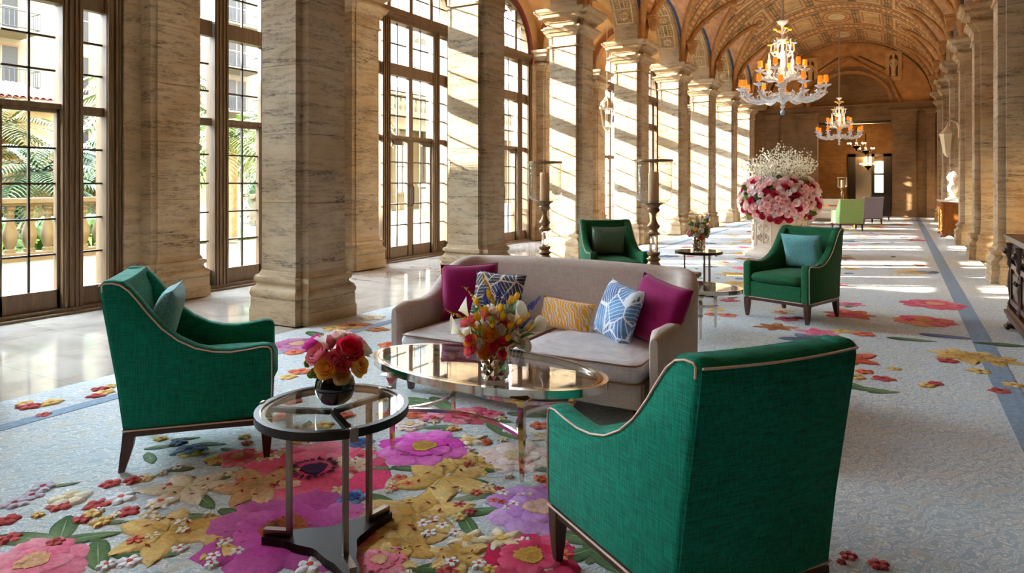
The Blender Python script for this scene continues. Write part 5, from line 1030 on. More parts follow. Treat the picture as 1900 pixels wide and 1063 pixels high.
    for j in range(3):
        a = 2*PI*j/3+.9; MB().lathe([(.03, 0), (.045, .04), (.02, .1), (.04, .18), (.035, .28), (.015, .32), (.02, .38), (.0, .46)], 8, c=(.26*math.cos(a), .26*math.sin(a), .82)).build('glass_spire', M['murano'], e, 50); MB().tube([(.06*math.cos(a), .06*math.sin(a), .75), (.2*math.cos(a), .2*math.sin(a), .74), (.26*math.cos(a), .26*math.sin(a), .82)], .014, 6).build('spire_arm', M['murano'], e)
    MB().lathe([(.028, 1.86), (.03, 2.4), (.028, 3.3), (.03, 4.62), (.09, 4.64), (.12, 4.7)], 8).build('hanging_rod', simple('chain_sleeve', 'b8a890', .5, .3, nz=(60, .4), bmp=(120, .8, .01)), e)
    return e
def chand_light(e, loc, en):
    l = bpy.data.lights.new('chandelier_light', 'POINT'); l.energy = en; l.color = (1, .62, .3); l.shadow_soft_size = .45; o = bpy.data.objects.new('chandelier_light', l); COL.objects.link(o); o.location = loc
ch = chandelier(); ch.location = (-2.0, 14.30, 2.78); tag(ch, 'large milky glass chandelier with orange shades above the planter', 'chandelier', 'glass chandeliers')
ch2 = copy_tree(ch); ch2.location = (-2.0, 28.94, 2.86); tag(ch2, 'farther milky glass chandelier with orange shades near the end wall', 'chandelier', 'glass chandeliers')
LAMP = .45
chand_light(ch, (-2.0, 14.3, 3.95), 130*LAMP); chand_light(ch2, (-2.0, 28.94, 4.0), 90*LAMP)
ch3 = copy_tree(ch); ch3.location = (-2.0, -1.0, 2.82); tag(ch3, 'milky glass chandelier behind the camera position', 'chandelier', 'glass chandeliers'); chand_light(ch3, (-2.0, -1.0, 3.95), 200*LAMP)
# uplights on the capitals, washing the ribs
upm = MB().lathe([(.05, 0), (.06, .03), (.055, .09), (.04, .10)], 10).mesh('uplight', M['antique'], 50)
for k in range(1, NB):
    for s in (-1, 1):
        x = HC+s*3.38; y = Y0+k*S; o = put('uplight', upm, None, (x, y, ZS)); tag(o, f'small bronze uplight on the {ORD[k+1]} pier capital, {"window" if s < 0 else "right-hand"} side', 'light', 'uplights on the capitals')
        l = bpy.data.lights.new('uplight_lamp', 'POINT'); l.energy = 40*LAMP; l.color = (1, .55, .2); l.shadow_soft_size = .05; lo = bpy.data.objects.new('uplight_lamp', l); COL.objects.link(lo); lo.location = (x-s*.02, y, ZS+.16)
# dark bronze fixtures beyond the opening
def dark_lamp(loc, label, n=8):
    e = empty('bronze_chandelier', loc); tag(e, label, 'chandelier', 'bronze chandeliers beyond the opening')
    MB().lathe([(0, -.3), (.03, -.26), (.05, -.2), (.16, -.12), (.2, -.04), (.08, 0), (.03, .04), (.025, .8)], 10).build('body', M['bronze'], e, 50)
    for j in range(n):
        a = 2*PI*j/n; MB().tube([(.1*math.cos(a), .1*math.sin(a), -.08), (.3*math.cos(a), .3*math.sin(a), -.1), (.36*math.cos(a), .36*math.sin(a), .02)], .014, 5).build('arm', M['bronze'], e); MB().ball((.36*math.cos(a), .36*math.sin(a), .07), .035, 6, 4).build('bulb', M['bulb'], e)
    l = bpy.data.lights.new('lamp', 'POINT'); l.energy = 120*LAMP; l.color = (1, .55, .22); l.shadow_soft_size = .3; lo = bpy.data.objects.new('lamp', l); COL.objects.link(lo); lo.location = (loc[0], loc[1]-.0, loc[2]+.35)
dark_lamp((-1.72, 35.5, 3.2), 'nearest bronze chandelier with bare bulbs beyond the end opening'); dark_lamp((-1.42, 37.6, 3.05), 'middle bronze chandelier with bare bulbs beyond the end opening'); dark_lamp((-1.40, 40.0, 2.35), 'farthest and lowest bronze chandelier beyond the end opening')
# lanterns of gilt glass in the aisle
M['gilt'] = simple('pale_gilt', 'd8c8a8', .35, .6)
def lantern():
    e = empty('hanging_lantern'); n = 6
    MB().lathe([(0, -.55), (.03, -.52), (.02, -.48), (.06, -.44), (.11, -.36)], 8).build('bottom', M['gilt'], e, 40)
    for j in range(n):
        a = 2*PI*j/n; MB().tube([(.11*math.cos(a), .11*math.sin(a), -.36), (.19*math.cos(a), .19*math.sin(a), .12), (.22*math.cos(a), .22*math.sin(a), .17), (.17*math.cos(a), .17*math.sin(a), .2)], .012, 5).build('rib_bar', M['gilt'], e)
    MB().loft([[(r*math.cos(2*PI*j/n), r*math.sin(2*PI*j/n), z) for j in range(n)] for r, z in ((.105, -.35), (.18, .11))], cap=False).build('glass', M['pane'], e)
    m = MB().lathe([(.2, .12), (.21, .14), (.15, .2), (.13, .3), (.06, .36), (.08, .40), (.03, .44), (.0, .5)], 12)
    for j in range(n): a = 2*PI*j/n; m.ball((.2*math.cos(a), .2*math.sin(a), .19), .03, 6, 4); m.tube([(.19*math.cos(a), .19*math.sin(a), .18), (.16*math.cos(a), .16*math.sin(a), .3), (.06*math.cos(a), .06*math.sin(a), .38)], .016, 5)
    m.build('crown', M['gilt'], e, 40)
    m = MB()
    for i in range(54): m.tube([(.014*math.cos(q)*(i % 2), .014*math.cos(q)*(1-i % 2), .5+i*.045+.026*math.sin(q)) for q in (0, 1.05, 2.1, 3.14, 4.19, 5.24)], .004, 4, closed=True)
    m.build('chain', M['gilt'], e)
    return e
ln = lantern(); ln.location = (-6.75, 16.95, 3.28); tag(ln, 'pale gilt glass lantern on a chain, nearest in the window aisle', 'lantern', 'aisle lanterns')
l2 = copy_tree(ln); l2.location = (-6.75, 27.3, 3.28); tag(l2, 'pale gilt glass lantern on a chain, farther down the window aisle', 'lantern', 'aisle lanterns')
wlr = empty('wall_lantern', (1.0, 19.07, 2.45)); tag(wlr, 'pale gilt bracket lantern on the third right-hand pier in view', 'lantern')
MB().loft([[(r*math.cos(2*PI*j/6), r*math.sin(2*PI*j/6), z) for j in range(6)] for r, z in ((.0, -.42), (.06, -.36), (.09, -.3), (.16, .1), (.18, .14), (.08, .26), (.05, .3), (.0, .4))]).build('lantern_body', M['gilt'], wlr)
MB().tube([(.0, 0, .38), (.08, 0, .46), (.18, 0, .4), (.232, 0, .25)], .018, 6).build('bracket', M['gilt'], wlr); MB().cbox(.222, 0, .2, .02, .12, .3, .005).build('back_plate', M['gilt'], wlr)

# ================================================================== cabinets and bust
M['oak'] = wood_mat('golden_oak', '8c4e20', 'b8702c', .35); M['ebony'] = wood_mat('dark_carved_oak', '2c1c14', '4c3022', .3)
M['whitem'] = simple('white_marble', 'e4e0d8', .45, nz=(4, .06))
def cabinet(name, L_, D_, H_, mat, bays):
    """front faces -X, length along Y; origin at floor centre"""
    e = empty(name); hx, hy = D_/2, L_/2
    MB().box(-hx+.03, hx, -hy+.03, hy-.03, .14, H_-.07).build('carcass', mat, e)
    MB().box(-hx-.04, hx, -hy-.03, hy+.03, H_-.03, H_).box(-hx-.025, hx, -hy-.015, hy+.015, H_-.05, H_-.03).box(-hx, hx, -hy+.01, hy-.01, H_-.075, H_-.05).build('top', mat, e)
    MB().box(-hx-.02, hx, -hy, hy, .10, .15).box(-hx-.04, hx, -hy-.02, hy+.02, .15, .18).box(-hx-.015, hx, -hy, hy, .18, .22).build('plinth', mat, e)
    for k in range(bays):
        y0 = -hy+.1+(L_-.2)*k/bays; y1 = -hy+.1+(L_-.2)*(k+1)/bays; x = -hx+.03
        d = MB().box(x-.015, x, y0+.03, y1-.03, .26, H_-.27).build('door', mat, e)
        m = MB()
        for a, b, c, f_ in ((y0+.03, y1-.03, .26, .31), (y0+.03, y1-.03, H_-.32, H_-.27)): m.box(x-.035, x-.01, a, b, c, f_)
        for a, b in ((y0+.03, y0+.08), (y1-.08, y1-.03)): m.box(x-.035, x-.01, a, b, .26, H_-.27)
        m.build('door_frame', mat, d)
        MB().box(x-.025, x-.012, y0+.12, y1-.12, .36, H_-.37).build('raised_panel', mat, d)
        MB().lathe([(.006, 0), (.006, .02), (.02, .025), (.022, .035), (.0, .045)], 10).xf(Matrix.Translation((x-.03, (y0 if k % 2 else y1)+(.055 if k % 2 else -.055), .52)) @ Matrix.Rotation(-PI/2, 4, 'Y')).build('knob', M['bronze'], d, 40)
        dr_ = MB().box(x-.02, x, y0+.03, y1-.03, H_-.23, H_-.09).build('drawer', mat, e)
        m = MB(); yc = (y0+y1)/2
        for s in (-1, 1): m.tube([(x-.025, yc+s*.02, H_-.16), (x-.03, yc+s*.08, H_-.13), (x-.03, yc+s*.13, H_-.16), (x-.03, yc+s*.09, H_-.19), (x-.03, yc+s*.06, H_-.165)], .012, 6)
        m.ball((x-.02, yc, H_-.16), .035, 8, 5, sc=(.6, 1, 1)); m.build('carved_scroll', mat, dr_, 40)
    for k in range(bays+1):
        y = -hy+.1+(L_-.2)*k/bays; m = MB().lathe([(.03, .22), (.04, .26), (.025, .3), (.03, .36), (.042, .45), (.035, .55), (.025, .6), (.045, .64), (.04, H_-.24), (.055, H_-.2), (.05, H_-.12), (.06, H_-.08)], 10, c=(-hx+.015, y, 0))
        m.ball((-hx-.03, y, H_-.16), .035, 8, 5); m.build('carved_pilaster', mat, e, 40)
    # near end panel
    for s in (-1, 1):
        y = s*(hy-.03); MB().box(-hx+.12, hx-.1, min(y, y+s*.02), max(y, y+s*.02), .32, H_-.16).build('end_frame', mat, e); MB().box(-hx+.18, hx-.16, min(y, y+s*.032), max(y, y+s*.032), .38, H_-.22).build('end_panel', mat, e)
    for x in (-hx+.06, hx-.08):
        for y in (-hy+.1, hy-.1):
            m = MB().ball((x-.02, y, .055), .06, 10, 6, sc=(1.2, 1, .85)).tube([(x+.02, y, .06), (x+.03, y, .13)], .045, 8)
            for q in (-1, 0, 1): m.ball((x-.085, y+q*.035, .025), .026, 6, 4)
            m.build('paw_foot', mat, e, 60)
    return e
cb1 = cabinet('sideboard', 2.6, .52, .93, M['ebony'], 4); cb1.location = (1.21, 7.02, 0.006); tag(cb1, 'dark carved oak sideboard with paw feet at the right edge', 'sideboard', 'carved sideboards')
cb2 = cabinet('sideboard', 1.9, .56, .93, M['oak'], 3); cb2.location = (1.27, 21.95, .006); tag(cb2, 'golden oak sideboard with paw feet carrying the marble bust', 'sideboard', 'carved sideboards')
MB().box(-.33, .3, -1.0, 1.0, .93, .955).build('marble_slab', M['whitem'], cb2)
# marble bust
bu = empty('bust', (1.24, 21.4, .963)); tag(bu, 'white marble bust on a socle on the golden oak sideboard', 'bust')
MB().cbox(0, 0, .03, .34, .34, .06, .01).lathe([(.11, .06), (.12, .075), (.10, .09), (.07, .12), (.075, .16), (.11, .18)], 18).build('socle', M['whitem'], bu, 40)
m = MB()
def ell(cx, cy, rx, ry, z, n=18): return [(cx+rx*math.cos(2*PI*j/n), cy+ry*math.sin(2*PI*j/n), z) for j in range(n)]
m.loft([ell(0, 0, .06, .09, .18), ell(0, 0, .10, .15, .24), ell(0, 0, .115, .20, .32), ell(0, 0, .11, .21, .38), ell(-.005, 0, .09, .15, .42), ell(-.01, 0, .062, .07, .45), ell(-.012, 0, .055, .055, .49), ell(-.02, 0, .06, .057, .52), ell(-.03, 0, .085, .07, .55), ell(-.03, 0, .10, .078, .60), ell(-.022, 0, .102, .082, .65), ell(-.012, 0, .095, .08, .70), ell(-.005, 0, .07, .06, .74), ell(0, 0, .02, .02, .76)])
m.loft([[(-.125, -.012, .60), (-.125, .012, .60), (-.145, .010, .605), (-.145, -.010, .605)], [(-.12, -.008, .65), (-.12, .008, .65), (-.128, .006, .65), (-.128, -.006, .65)]])
for s in (-1, 1): m.ball((-.1, s*.03, .64), .016, 6, 4); m.ball((-.01, s*.08, .625), .022, 6, 4, sc=(1, .5, 1.4))
m.ball((-.115, 0, .575), .022, 6, 4, sc=(.6, 1.2, .6))
for i in range(26): a = i*2.4; q = i/26; m.ball((.02+.085*math.cos(a)*math.sqrt(q)*.9, .085*math.sin(a)*math.sqrt(q), .755-.12*q), .03, 6, 4)
for s in (-1, 1): m.tube([(-.06, s*.05, .44), (-.1, s*.1, .36), (-.1, s*.06, .26)], .022, 6)
m.build('head', M['whitem'], bu, 60)
# ================================================================== far furnishings
M['cream_uph'] = fabric('cream_upholstery', 'd8c8b0', .1)
fs = empty('cream_settee', (-2.55, 25.6, .008)); tag(fs, 'cream settee half hidden behind the flower planter', 'sofa')
MB().cbox(0, .32, .48, 1.9, .2, .78, .05).build('backrest', M['cream_uph'], fs); MB().cbox(0, 0, .32, 1.7, .7, .22, .04).build('seat', M['cream_uph'], fs)
for s in (-1, 1): MB().cbox(s*.88, 0, .38, .18, .85, .55, .05).build('arm', M['cream_uph'], fs); MB().box(s*.8-.03, s*.8+.03, -.3, -.24, 0, .22).build('leg', M['leg_wood'], fs); MB().box(s*.8-.03, s*.8+.03, .24, .3, 0, .22).build('leg', M['leg_wood'], fs)
ft = empty('console_table', (-1.9, 24.0, .008)); tag(ft, 'low wooden console beyond the planter carrying a single hurricane', 'table')
MB().cbox(0, 0, .70, 1.5, .4, .05, .01).build('table_top', M['oak'], ft)
for x in (-.68, .68):
    for y in (-.14, .14): MB().box(x-.025, x+.025, y-.025, y+.025, 0, .68).build('leg', M['oak'], ft)
h3 = copy_tree(hu); h3.location = (-1.57, 24.0, .736); tag(h3, 'candle hurricane standing far off beside the pale green armchair', 'candle holder', 'candle hurricanes'); candle((-1.57, 24.0, 1.28), 'pillar candle in the distant hurricane')
ac7 = make_armchair('armchair', fabric('charcoal_fabric', '34302e', .2), M['bronze']); place(ac7, -.75, 29.6, -.4, .9, 'dark charcoal armchair near the end opening', 'armchair', 'far armchairs')
# cabinet with lamp at the far window wall, orange drape chair between piers
cb3 = cabinet('small_cabinet', 1.1, .45, .95, wood_mat('mahogany', '5c2412', '84381c', .35), 2); cb3.location = (-5.35, 31.7, 0.003); cb3.rotation_euler = (0, 0, PI*.5); tag(cb3, 'red mahogany cabinet beside the last window piers', 'cabinet')
tl = empty('table_lamp', (-5.35, 31.7, .955)); tag(tl, 'table lamp with yellow pleated shade on the mahogany cabinet', 'lamp')
MB().lathe([(.08, 0), (.09, .02), (.04, .05), (.08, .14), (.1, .22), (.05, .32), (.02, .36), (.015, .46)], 14).build('lamp_base', M['yglass'], tl, 40)
MB().lathe([(.24, .38), (.12, .68)], 20, cap=False).build('lamp_shade', simple('yellow_shade', 'e8c060', .8), tl, 60)
od = make_armchair('armchair', fabric('orange_fabric', 'd8641c', .2)); place(od, -6.6, 21.6, .9, -.4, 'orange armchair glimpsed in the window aisle between piers', 'armchair', 'far armchairs')
# door of the vestibule: black frame, mirror leaf and glazed leaf
M['blackp'] = simple('black_paint', '14120f', .3)
dv = empty('door_20', (-1.35, 41.9, 0)); tag(dv, 'tall black framed doorway with mirror beyond the end opening', kind='structure')
for x0, x1 in ((-1.1, -.72), (.62, 1.0), (.05, .2)): MB().box(x0, x1, -.1, .05, 0, 3.0).build('door_post', M['blackp'], dv)
MB().box(-1.1, 1.0, -.1, .05, 2.85, 3.0).build('door_head', M['blackp'], dv)
MB().box(-.72, .05, -.05, -.02, .05, 2.85).build('mirror_pane', simple('old_mirror', 'c8b898', .12, 1), dv)
MB().box(.2, .62, -.05, -.02, .9, 2.6).build('lit_pane', NT('daylight_glow').p(col=(.5,.6,.45), emit=(.75,.9,.7), estr=1.6).m, dv)  # emission put into the pane in place of daylight behind it
MB().box(.2, .62, -.06, -.01, 1.85, 1.95).box(.2, .62, -.04, -.01, 0, .9).build('glazing_bar', M['blackp'], dv)
MB().box(-3.1, -.3, YEND+.1, YEND+.3, 4.0, 4.12).build('hanging_track', M['blackp'], we)
# ================================================================== the courtyard outside
M['pave'] = stone('terrace_paving', '544a36', '4a402c', '3a3222', .5, zs=1, sc=1.2)
M['cream'] = simple('cream_stucco', '706650', .9, nz=(1.2, .08), bmp=(8, .3, .02)); M['castone'] = simple('cast_stone', '70644c', .85, nz=(5, .12), bmp=(30, .2, .01))
M['dwin'] = simple('dark_window', '2c2c30', .15); M['iron'] = simple('black_iron', '1c1a18', .5); M['clay'] = simple('clay_tile', '8c3c20', .8, nz=(4, .25)); M['rustsh'] = simple('brown_shutter', '6c4c34', .7)
M['roofst'] = simple('pale_roof', 'b89a80', .9)
o = MB().box(-60, -8.36, -40, 90, -.3, -.05).build('ground', M['pave']); tag(o, 'pale stone terrace outside the windows', kind='structure')
TREEMAT = lambda n, c0, c1: simple(n, c0, .75, nz=(3, .45))
# balustrade: pedestals, rail, separate balusters
BALP = [(.075, 0), (.075, .05), (.05, .06), (.062, .09), (.095, .2), (.1, .26), (.085, .34), (.045, .46), (.04, .52), (.06, .55), (.045, .58), (.06, .62), (.075, .63), (.075, .68)]
balm = MB().lathe(BALP, 10).mesh('baluster', M['castone'], 50)
def balustrade(x, y0, y1, z0, label, step=.3, sc=1.0, peds=()):
    e = empty('balustrade', (x, y0, z0)); tag(e, label, 'balustrade', 'stone balustrades'); Lg = y1-y0
    MB().box(-.16, .16, 0, Lg, 0, .12*sc).build('curb', M['castone'], e); zt = .12*sc+.68*sc
    MB().box(-.13, .13, 0, Lg, zt, zt+.05).box(-.18, .18, 0, Lg, zt+.05, zt+.14).build('rail', M['castone'], e)
    for i in range(int(Lg/step)):
        yy_ = (i+.5)*step
        if any(abs(yy_-p) < .4 for p in peds): continue
        o = put('baluster', balm, e, (0, yy_, .12*sc)); o.scale = (sc, sc, sc)
    for p in peds: MB().box(-.24, .24, p-.28, p+.28, 0, zt+.02).box(-.28, .28, p-.32, p+.32, zt+.02, zt+.16).build('pedestal', M['castone'], e)
    return e
balustrade(-14.6, 2.0, 10.0, -.05, 'near stone balustrade of plump balusters seen through the first window', .33, 1.32, ())
balustrade(-19.5, 4.0, 13.0, .25, 'farther stone balustrade behind the near one', .34, 1.1, (4.2,))
balustrade(-19.5, 16.0, 22.0, .0, 'short stone balustrade seen through the second window', .34, 1.1, (.4, 5.6))
MB().box(-21, -14.8, -5, 15, -.06, .0).build('planting_bed', simple('soil_green', '4c5c2c', .9, nz=(2, .4)))['kind'] = 'structure'
# vegetation
def leafcard(m, p, d, L_, w, col, droop=.4, n=3):
    d = Vector(d).normalized(); sd = d.cross(UP); sd = sd.normalized() if sd.length > .05 else Vector((1, 0, 0))
    for i in range(n):
        q0, q1 = i/n, (i+1)/n; a = p+d*L_*q0-UP*droop*L_*q0*q0; b = p+d*L_*q1-UP*droop*L_*q1*q1; w0, w1 = w*(1-q0*.9), w*(1-q1*.95)
        m.add([a-sd*w0, a+sd*w0, b+sd*w1, b-sd*w1], [(0, 1, 2, 3)], 0, col)
LEAFM = simple('leaves', 'ffffff', .6, nz=(2, .3), vcol=True)
vr = random.Random(21)
def frond(m, p, d, L_, c0, c1, nl=26, lw=.02, droop=.55):
    d = Vector(d).normalized(); side = d.cross(UP); side = side.normalized() if side.length > .05 else Vector((1, 0, 0)); prev = p
    for i in range(1, nl+1):
        q = i/nl; c = p+d*L_*q-UP*droop*L_*q*q; tq = (c-prev).normalized(); ll = L_*.34*math.sin(PI*min(1, .18+.8*q))**.7; col = mixc(c0, c1, vr.random())
        for s in (-1, 1): leafcard(m, c, side*s+tq*.7+UP*.12, ll, lw, col, .35, 2)
        prev = c
def palm(name, loc, h, r, nf, label, group, c0='3c5c20', c1='8ca848', L_=1.8, trunk=.16, dead=0):
    e = empty(name, loc); tag(e, label, 'palm tree', group); m = MB()
    pts = [(.15*math.sin(q*2)*h*.1, 0, h*q) for q in [i/10 for i in range(11)]]
    m.tube(pts, [trunk*(1.25-.35*i/10)*(1+.06*(i % 2)) for i in range(11)], 10); m.build('trunk', simple('palm_bark', 'a89070', .9, nz=(9, .3), bmp=(20, .6, .02)), e, 60)
    f = MB(); a0, a1 = [tuple(q*.55 for q in lin(c_)) for c_ in (c0, c1)]; top = Vector(pts[-1])
    for i in range(nf):
        a = i*2.39996; el = 1.1-1.7*i/nf+vr.uniform(-.1, .1); frond(f, top, (math.cos(a)*math.cos(el), math.sin(a)*math.cos(el), math.sin(el)), L_*vr.uniform(.85, 1.1), a0, a1, 20, .03*L_/1.8)
    f.build('fronds', LEAFM, e, None, True)
    if dead:
        f = MB()
        for i in range(dead): a = i*2.39996; frond(f, top-UP*.15, (math.cos(a), math.sin(a), -.5), L_*.7, lin('8c6c3c'), lin('c89c58'), 14, .03, .9)
        f.build('dry_fronds', LEAFM, e, None, True)
    return e
def bush(name, loc, rx, ry, rz_, n, label, group, c0='24401c', c1='5c8038', lw=.09, cat='bush'):
    e = empty(name, loc); tag(e, label, cat, group); f = MB(); a0, a1 = [tuple(q*.55 for q in lin(c_)) for c_ in (c0, c1)]
    for i in range(n):
        d = Vector((vr.gauss(0, 1), vr.gauss(0, 1), vr.gauss(0, 1))).normalized(); q = vr.uniform(.75, 1.05); p = Vector((d.x*rx*q, d.y*ry*q, abs(d.z)*rz_*q if vr.random() < .85 else d.z*rz_*.2+rz_*.2)); k = vr.random()
        leafcard(f, p, d+Vector((vr.uniform(-.7, .7), vr.uniform(-.7, .7), vr.uniform(-.5, .5))), lw*2*vr.uniform(.7, 1.3), lw*.5, mixc(a0, a1, k), .3, 2)
    f.ball((0, 0, rz_*.45), 1, 14, 8, col=mixc(a0, a1, .1), sc=(rx*.78, ry*.78, rz_*.52)); f.build('foliage', LEAFM, e, None, True); MB().tube([(0, 0, -.1), (0, 0, rz_*.5)], .05, 6).build('stem', M['twig'], e); return e
gv = 'courtyard palms'
palm('palm', (-17.2, 8.2, 0), 1.6, .2, 34, 'sago palm with spreading green fronds behind the near balustrade', gv, '2c5028', '6c9050', 1.9, .2)
palm('palm', (-20.5, 8.9, 0), 2.9, .2, 30, 'palm with dry hanging fronds behind the first window', gv, '5c6c28', 'a8a858', 1.9, .2, 24)
palm('palm', (-22.5, 14.2, 0), 4.6, .2, 36, 'tall fan of palm fronds in the sidelight of the first window', gv, '4c6c28', 'a4b458', 2.6, .2)
palm('palm', (-19.0, 11.5, 0), 2.6, .2, 34, 'low green palm in the sidelight of the first window', gv, '3c6820', '84b040', 1.9, .2)
palm('palm', (-17.2, 15.6, 0), 3.3, .2, 40, 'slender palm with a ringed trunk outside the second window', gv, '5c7840', 'b0bc7c', 2.0, .15)
palm('palm', (-21.5, 22.6, 0), 5.2, .2, 34, 'taller palm behind the slender one at the second window', gv, '6c8848', 'b8c488', 2.4, .2)
palm('palm', (-14.4, 11.2, 0), 2.5, .2, 26, 'palm with arching fronds at the left edge of the second window', gv, '5c8428', 'b0c850', 2.0, .12)
palm('palm', (-20.0, 31.2, 0), 1.0, .2, 22, 'small potted palm beyond the glazed door', gv, '4c7820', 'a0c040', 1.1, .1)
gb = 'courtyard shrubs'
for i, (x, y, rx, ry, rz_, n, lb) in enumerate([(-23.5, 6.8, 1.6, 2.2, 3.6, 900, 'dark tall shrub at the left of the first window'), (-24, 10.2, 1.6, 2.0, 2.8, 800, 'dark shrub in the middle of the first window'), (-21.2, 10.8, .9, 1.0, 1.8, 500, 'rounded clipped shrub behind the farther balustrade'), (-24.5, 13.6, 1.6, 1.8, 3.0, 700, 'dark shrub seen in the sidelight'), (-20.5, 17.6, 1.0, 1.0, 2.6, 700, 'bright leafy shrub at the left of the second window'), (-20.5, 19.6, .9, .9, 2.3, 600, 'leafy shrub behind the slender palm')]):
    bush('shrub', (x, y, 0), rx, ry, rz_, n, lb, gb, *(('1c3018', '4c6834') if i < 4 else ('3c6420', '98bc50')))
for i, (x, y) in enumerate([(-15.2, 5.6), (-15.3, 6.6), (-15.2, 7.4), (-15.3, 8.3), (-15.2, 9.2)]): bush('fern', (x, y, 0), .35, .35, .8, 110, f'{ORD[i]} bright green plant between the near balusters from the left', 'plants behind the balusters', '4c7c1c', 'b0d048', .09, 'plant')
bush('flower_bush', (-17.5, 20.3, 0), .5, .5, .7, 240, 'low yellow green bush at the right of the second window', gb, '6c8c2c', 'd0d080', .07)
# lamp post, statue
lp = empty('lamp_post', (-17.0, 9.95, 0)); tag(lp, 'black iron lamp post with glass lantern in the courtyard', 'lamp post')
MB().lathe([(.16, 0), (.18, .1), (.1, .2), (.07, .4), (.05, .6), (.045, 1.9), (.08, 1.95), (.05, 2.0), (.12, 2.1)], 10).build('post', M['iron'], lp, 40)
for s in (-1, 1): MB().tube([(0, 0, .9), (s*.2, s*.1, .8), (s*.34, s*.17, .95), (s*.28, s*.14, 1.1)], .02, 5).build('scroll', M['iron'], lp)
MB().loft([[(r*math.cos(2*PI*j/6), r*math.sin(2*PI*j/6), z) for j in range(6)] for r, z in ((.14, 2.12), (.28, 2.5))]).build('lantern_glass', simple('frosted_glass', 'f0ece0', .4), lp)
MB().loft([[(r*math.cos(2*PI*j/6), r*math.sin(2*PI*j/6), z) for j in range(6)] for r, z in ((.32, 2.5), (.28, 2.56), (.1, 2.78), (.03, 2.82), (.0, 2.9))]).build('lantern_roof', simple('pale_cap', 'd8d4c8', .5), lp)
pu = empty('garden_statue', (-19.3, 9.0, 1.2)); tag(pu, 'small stone putto standing on the farther balustrade', 'statue')
m = MB().lathe([(.13, 0), (.13, .05), (.09, .06), (.12, .18), (.13, .3), (.1, .38), (.13, .48), (.12, .56), (.05, .6), (.05, .62), (.09, .66), (.1, .73), (.08, .8), (.0, .83)], 12)
for s in (-1, 1): m.tube([(0, s*.12, .54), (-.02, s*.2, .42), (.06, s*.14, .32)], .04, 6)
m.build('figure', M['castone'], pu, 60)
# steps and pavilion
sp = empty('garden_steps', (-22.5, 19.6, 0)); tag(sp, 'flight of broad stone steps beyond the second window', 'steps')
for i in range(6): MB().box(-.4*i-2.0, -.4*i, 0, 7.5, i*.17, i*.17+.12).build('tread', M['castone'], sp); MB().box(-.4*i-2.0, -.4*i-.05, 0, 7.5, i*.17-.05, i*.17).build('riser', M['rustsh'], sp)
def facade(name, x, y0, y1, h, label, rows, cols, win, balc=False, z0=3.2, fh=3.1):
    e = empty(name, (x, y0, 0)); tag(e, label, 'building', 'courtyard buildings'); Lg = y1-y0
    MB().box(-4, 0, 0, Lg, -.2, h).build('wall', M['cream'], e)
    for r in range(rows):
        for c in range(cols):
            y = Lg*(c+.5)/cols; z = z0+fh*r; w, hh = win
            if z+hh > h-.4: continue
            f = MB().box(.0, .05, y-w/2-.1, y+w/2+.1, z-.12, z-.02).box(-.02, .03, y-w/2-.08, y-w/2, z, z+hh).box(-.02, .03, y+w/2, y+w/2+.08, z, z+hh).box(-.02, .03, y-w/2-.08, y+w/2+.08, z+hh, z+hh+.1).build('window', M['rustsh'], e)
            MB().box(-.1, .012, y-w/2, y+w/2, z, z+hh).build('pane', M['dwin'], f)
            MB().box(.0, .03, y-.035, y+.035, z, z+hh).box(.0, .03, y-w/2, y+w/2, z+hh*.55-.03, z+hh*.55+.03).build('glazing_bar', M['cream'], f)
            if balc and (r+c) % 1 == 0 and c % 2 == 0:
                b = MB().loft([[(0, y-w*.6, z-.5), (.0, y+w*.6, z-.5), (.0, y+w*.6, z-.45), (0, y-w*.6, z-.45)], [(.9, y-w*.95, z-.2), (.9, y+w*.95, z-.2), (.9, y+w*.95, z-.1), (.9, y-w*.95, z-.1)]]).build('balcony', M['cream'], e)
                m = MB(); rail = [(0, y-w*.95, 0), (.85, y-w*.95, 0), (.85, y+w*.95, 0), (0, y+w*.95, 0)]
                for zz in (z+.0, z+.85): m.tube([(a, b_, zz) for a, b_, _ in rail], .025, 4)
                for q in range(13): yy_ = y-w*.95+w*1.9*q/12; m.tube([(.85, yy_, z), (.85, yy_, z+.85)], .018, 4)
                for q in (.2, .4, .6): [m.tube([(q, y+s*w*.95, z), (q, y+s*w*.95, z+.85)], .018, 4) for s in (-1, 1)]
                m.build('railing', M['iron'], b)
    return e
facade('hotel_wing', -40, 15.5, 44, 15, 'tall cream hotel building with balconies across the courtyard', 6, 8, (1.5, 2.1), True, 3.4, 3.0)
facade('hotel_wing', -44, 45, 95, 21, 'cream hotel building farther down the courtyard', 7, 10, (1.5, 2.2), True, 3.4, 3.3)
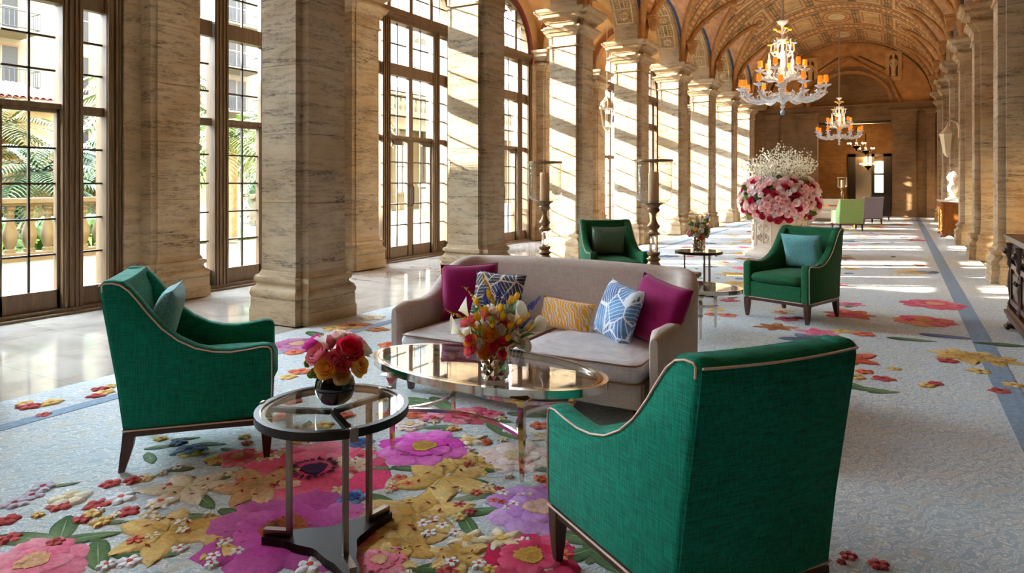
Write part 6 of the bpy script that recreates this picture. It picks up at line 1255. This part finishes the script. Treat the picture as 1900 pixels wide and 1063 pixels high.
# loggia with clay tile roof
lg = empty('loggia', (-27.5, 4.5, 0)); tag(lg, 'low loggia with a scalloped clay tile roof behind the palms', 'building', 'courtyard buildings')
MB().box(-2.5, -.2, 0, 9.2, 0, 4.1).build('wall', M['rustsh'] if False else simple('shaded_stucco', 'b8a080', .9, nz=(1, .15)), lg); MB().box(-2.5, .1, -.1, 9.3, 4.1, 4.4).build('eave', M['castone'], lg)
tm = MB().loft([[(.6+.0, .1*math.cos(PI*j/6), 4.42+.1*math.sin(PI*j/6)) for j in range(7)], [(-2.6, .1*math.cos(PI*j/6), 5.3+.1*math.sin(PI*j/6)) for j in range(7)]], closed=False, cap=False).mesh('roof_tile', M['clay'], 60)
for i in range(42): put('roof_tile', tm, lg, (0, .1+i*.22, 0))
MB().add([(.55, -.1, 4.42), (.55, 9.3, 4.42), (-2.6, 9.3, 5.3), (-2.6, -.1, 5.3)], [(0, 1, 2, 3)]).build('roof_deck', M['clay'], lg)
# pavilion seen through the glazed doors: columns, balustrade, roof
pv = facade('pavilion', -24, 25.0, 41, 5.2, 'cream courtyard pavilion with columns and roof balustrade', 1, 5, (1.3, 2.6), False, .9, 9)
for i in range(6): y = .4+i*3.05; MB().lathe([(.36, 0), (.36, .3), (.27, .35), (.27, 3.9), (.3, 3.95), (.36, 4.1), (.36, 4.3)], 14, c=(.45, y, 0)).build('round_column', M['castone'], pv, 40)
MB().box(-.1, .9, -.3, 16.3, 4.3, 5.0).box(-.1, 1.05, -.4, 16.4, 5.0, 5.2).build('entablature', M['cream'], pv)
MB().box(.55, .85, 0, 16, 5.2, 5.3).box(.5, .9, 0, 16, 6.1, 6.25).build('roof_rail', M['cream'], pv)
for i in range(36): o = put('baluster', balm, pv, (.7, .3+i*.44, 5.3)); o.scale = (1.2, 1.2, 1.18)
MB().loft([[(-1, -1, 6.6), (-1, 17, 6.6), (-1, 17, 6.9), (-1, -1, 6.9)], [(-5, -1, 8.2), (-5, 17, 8.2), (-5, 17, 8.5), (-5, -1, 8.5)]]).build('tile_roof', M['roofst'], pv)
MB().box(-4, -1, 0, 16, 5.2, 6.7).build('upper_wall', M['cream'], pv)
# raised planter walls outside the doors
pw = MB().box(-17.5, -16.9, 23.0, 27.2, 0, 1.25).box(-17.6, -16.8, 22.9, 27.3, 1.25, 1.4).build('planter_wall', M['castone']); tag(pw, 'pale raised planter wall outside the glazed doors', 'wall')
# wing of the hotel on the near side of the courtyard: its shade falls on the first bays
o = MB().box(-60, -16, -30, -1, -.2, 9.3).build('near_wing', M['cream']); tag(o, 'cream hotel wing along the near side of the courtyard', 'building', 'courtyard buildings')
o = MB().box(-8.35, 12, -32, 75, TOP+.25, 34).build('sky_blocker', M['cream']); tag(o, 'unseen block added above the hall to shade the courtyard', 'building', 'courtyard buildings')  # unseen mass added above the hall to cut sky light on the courtyard
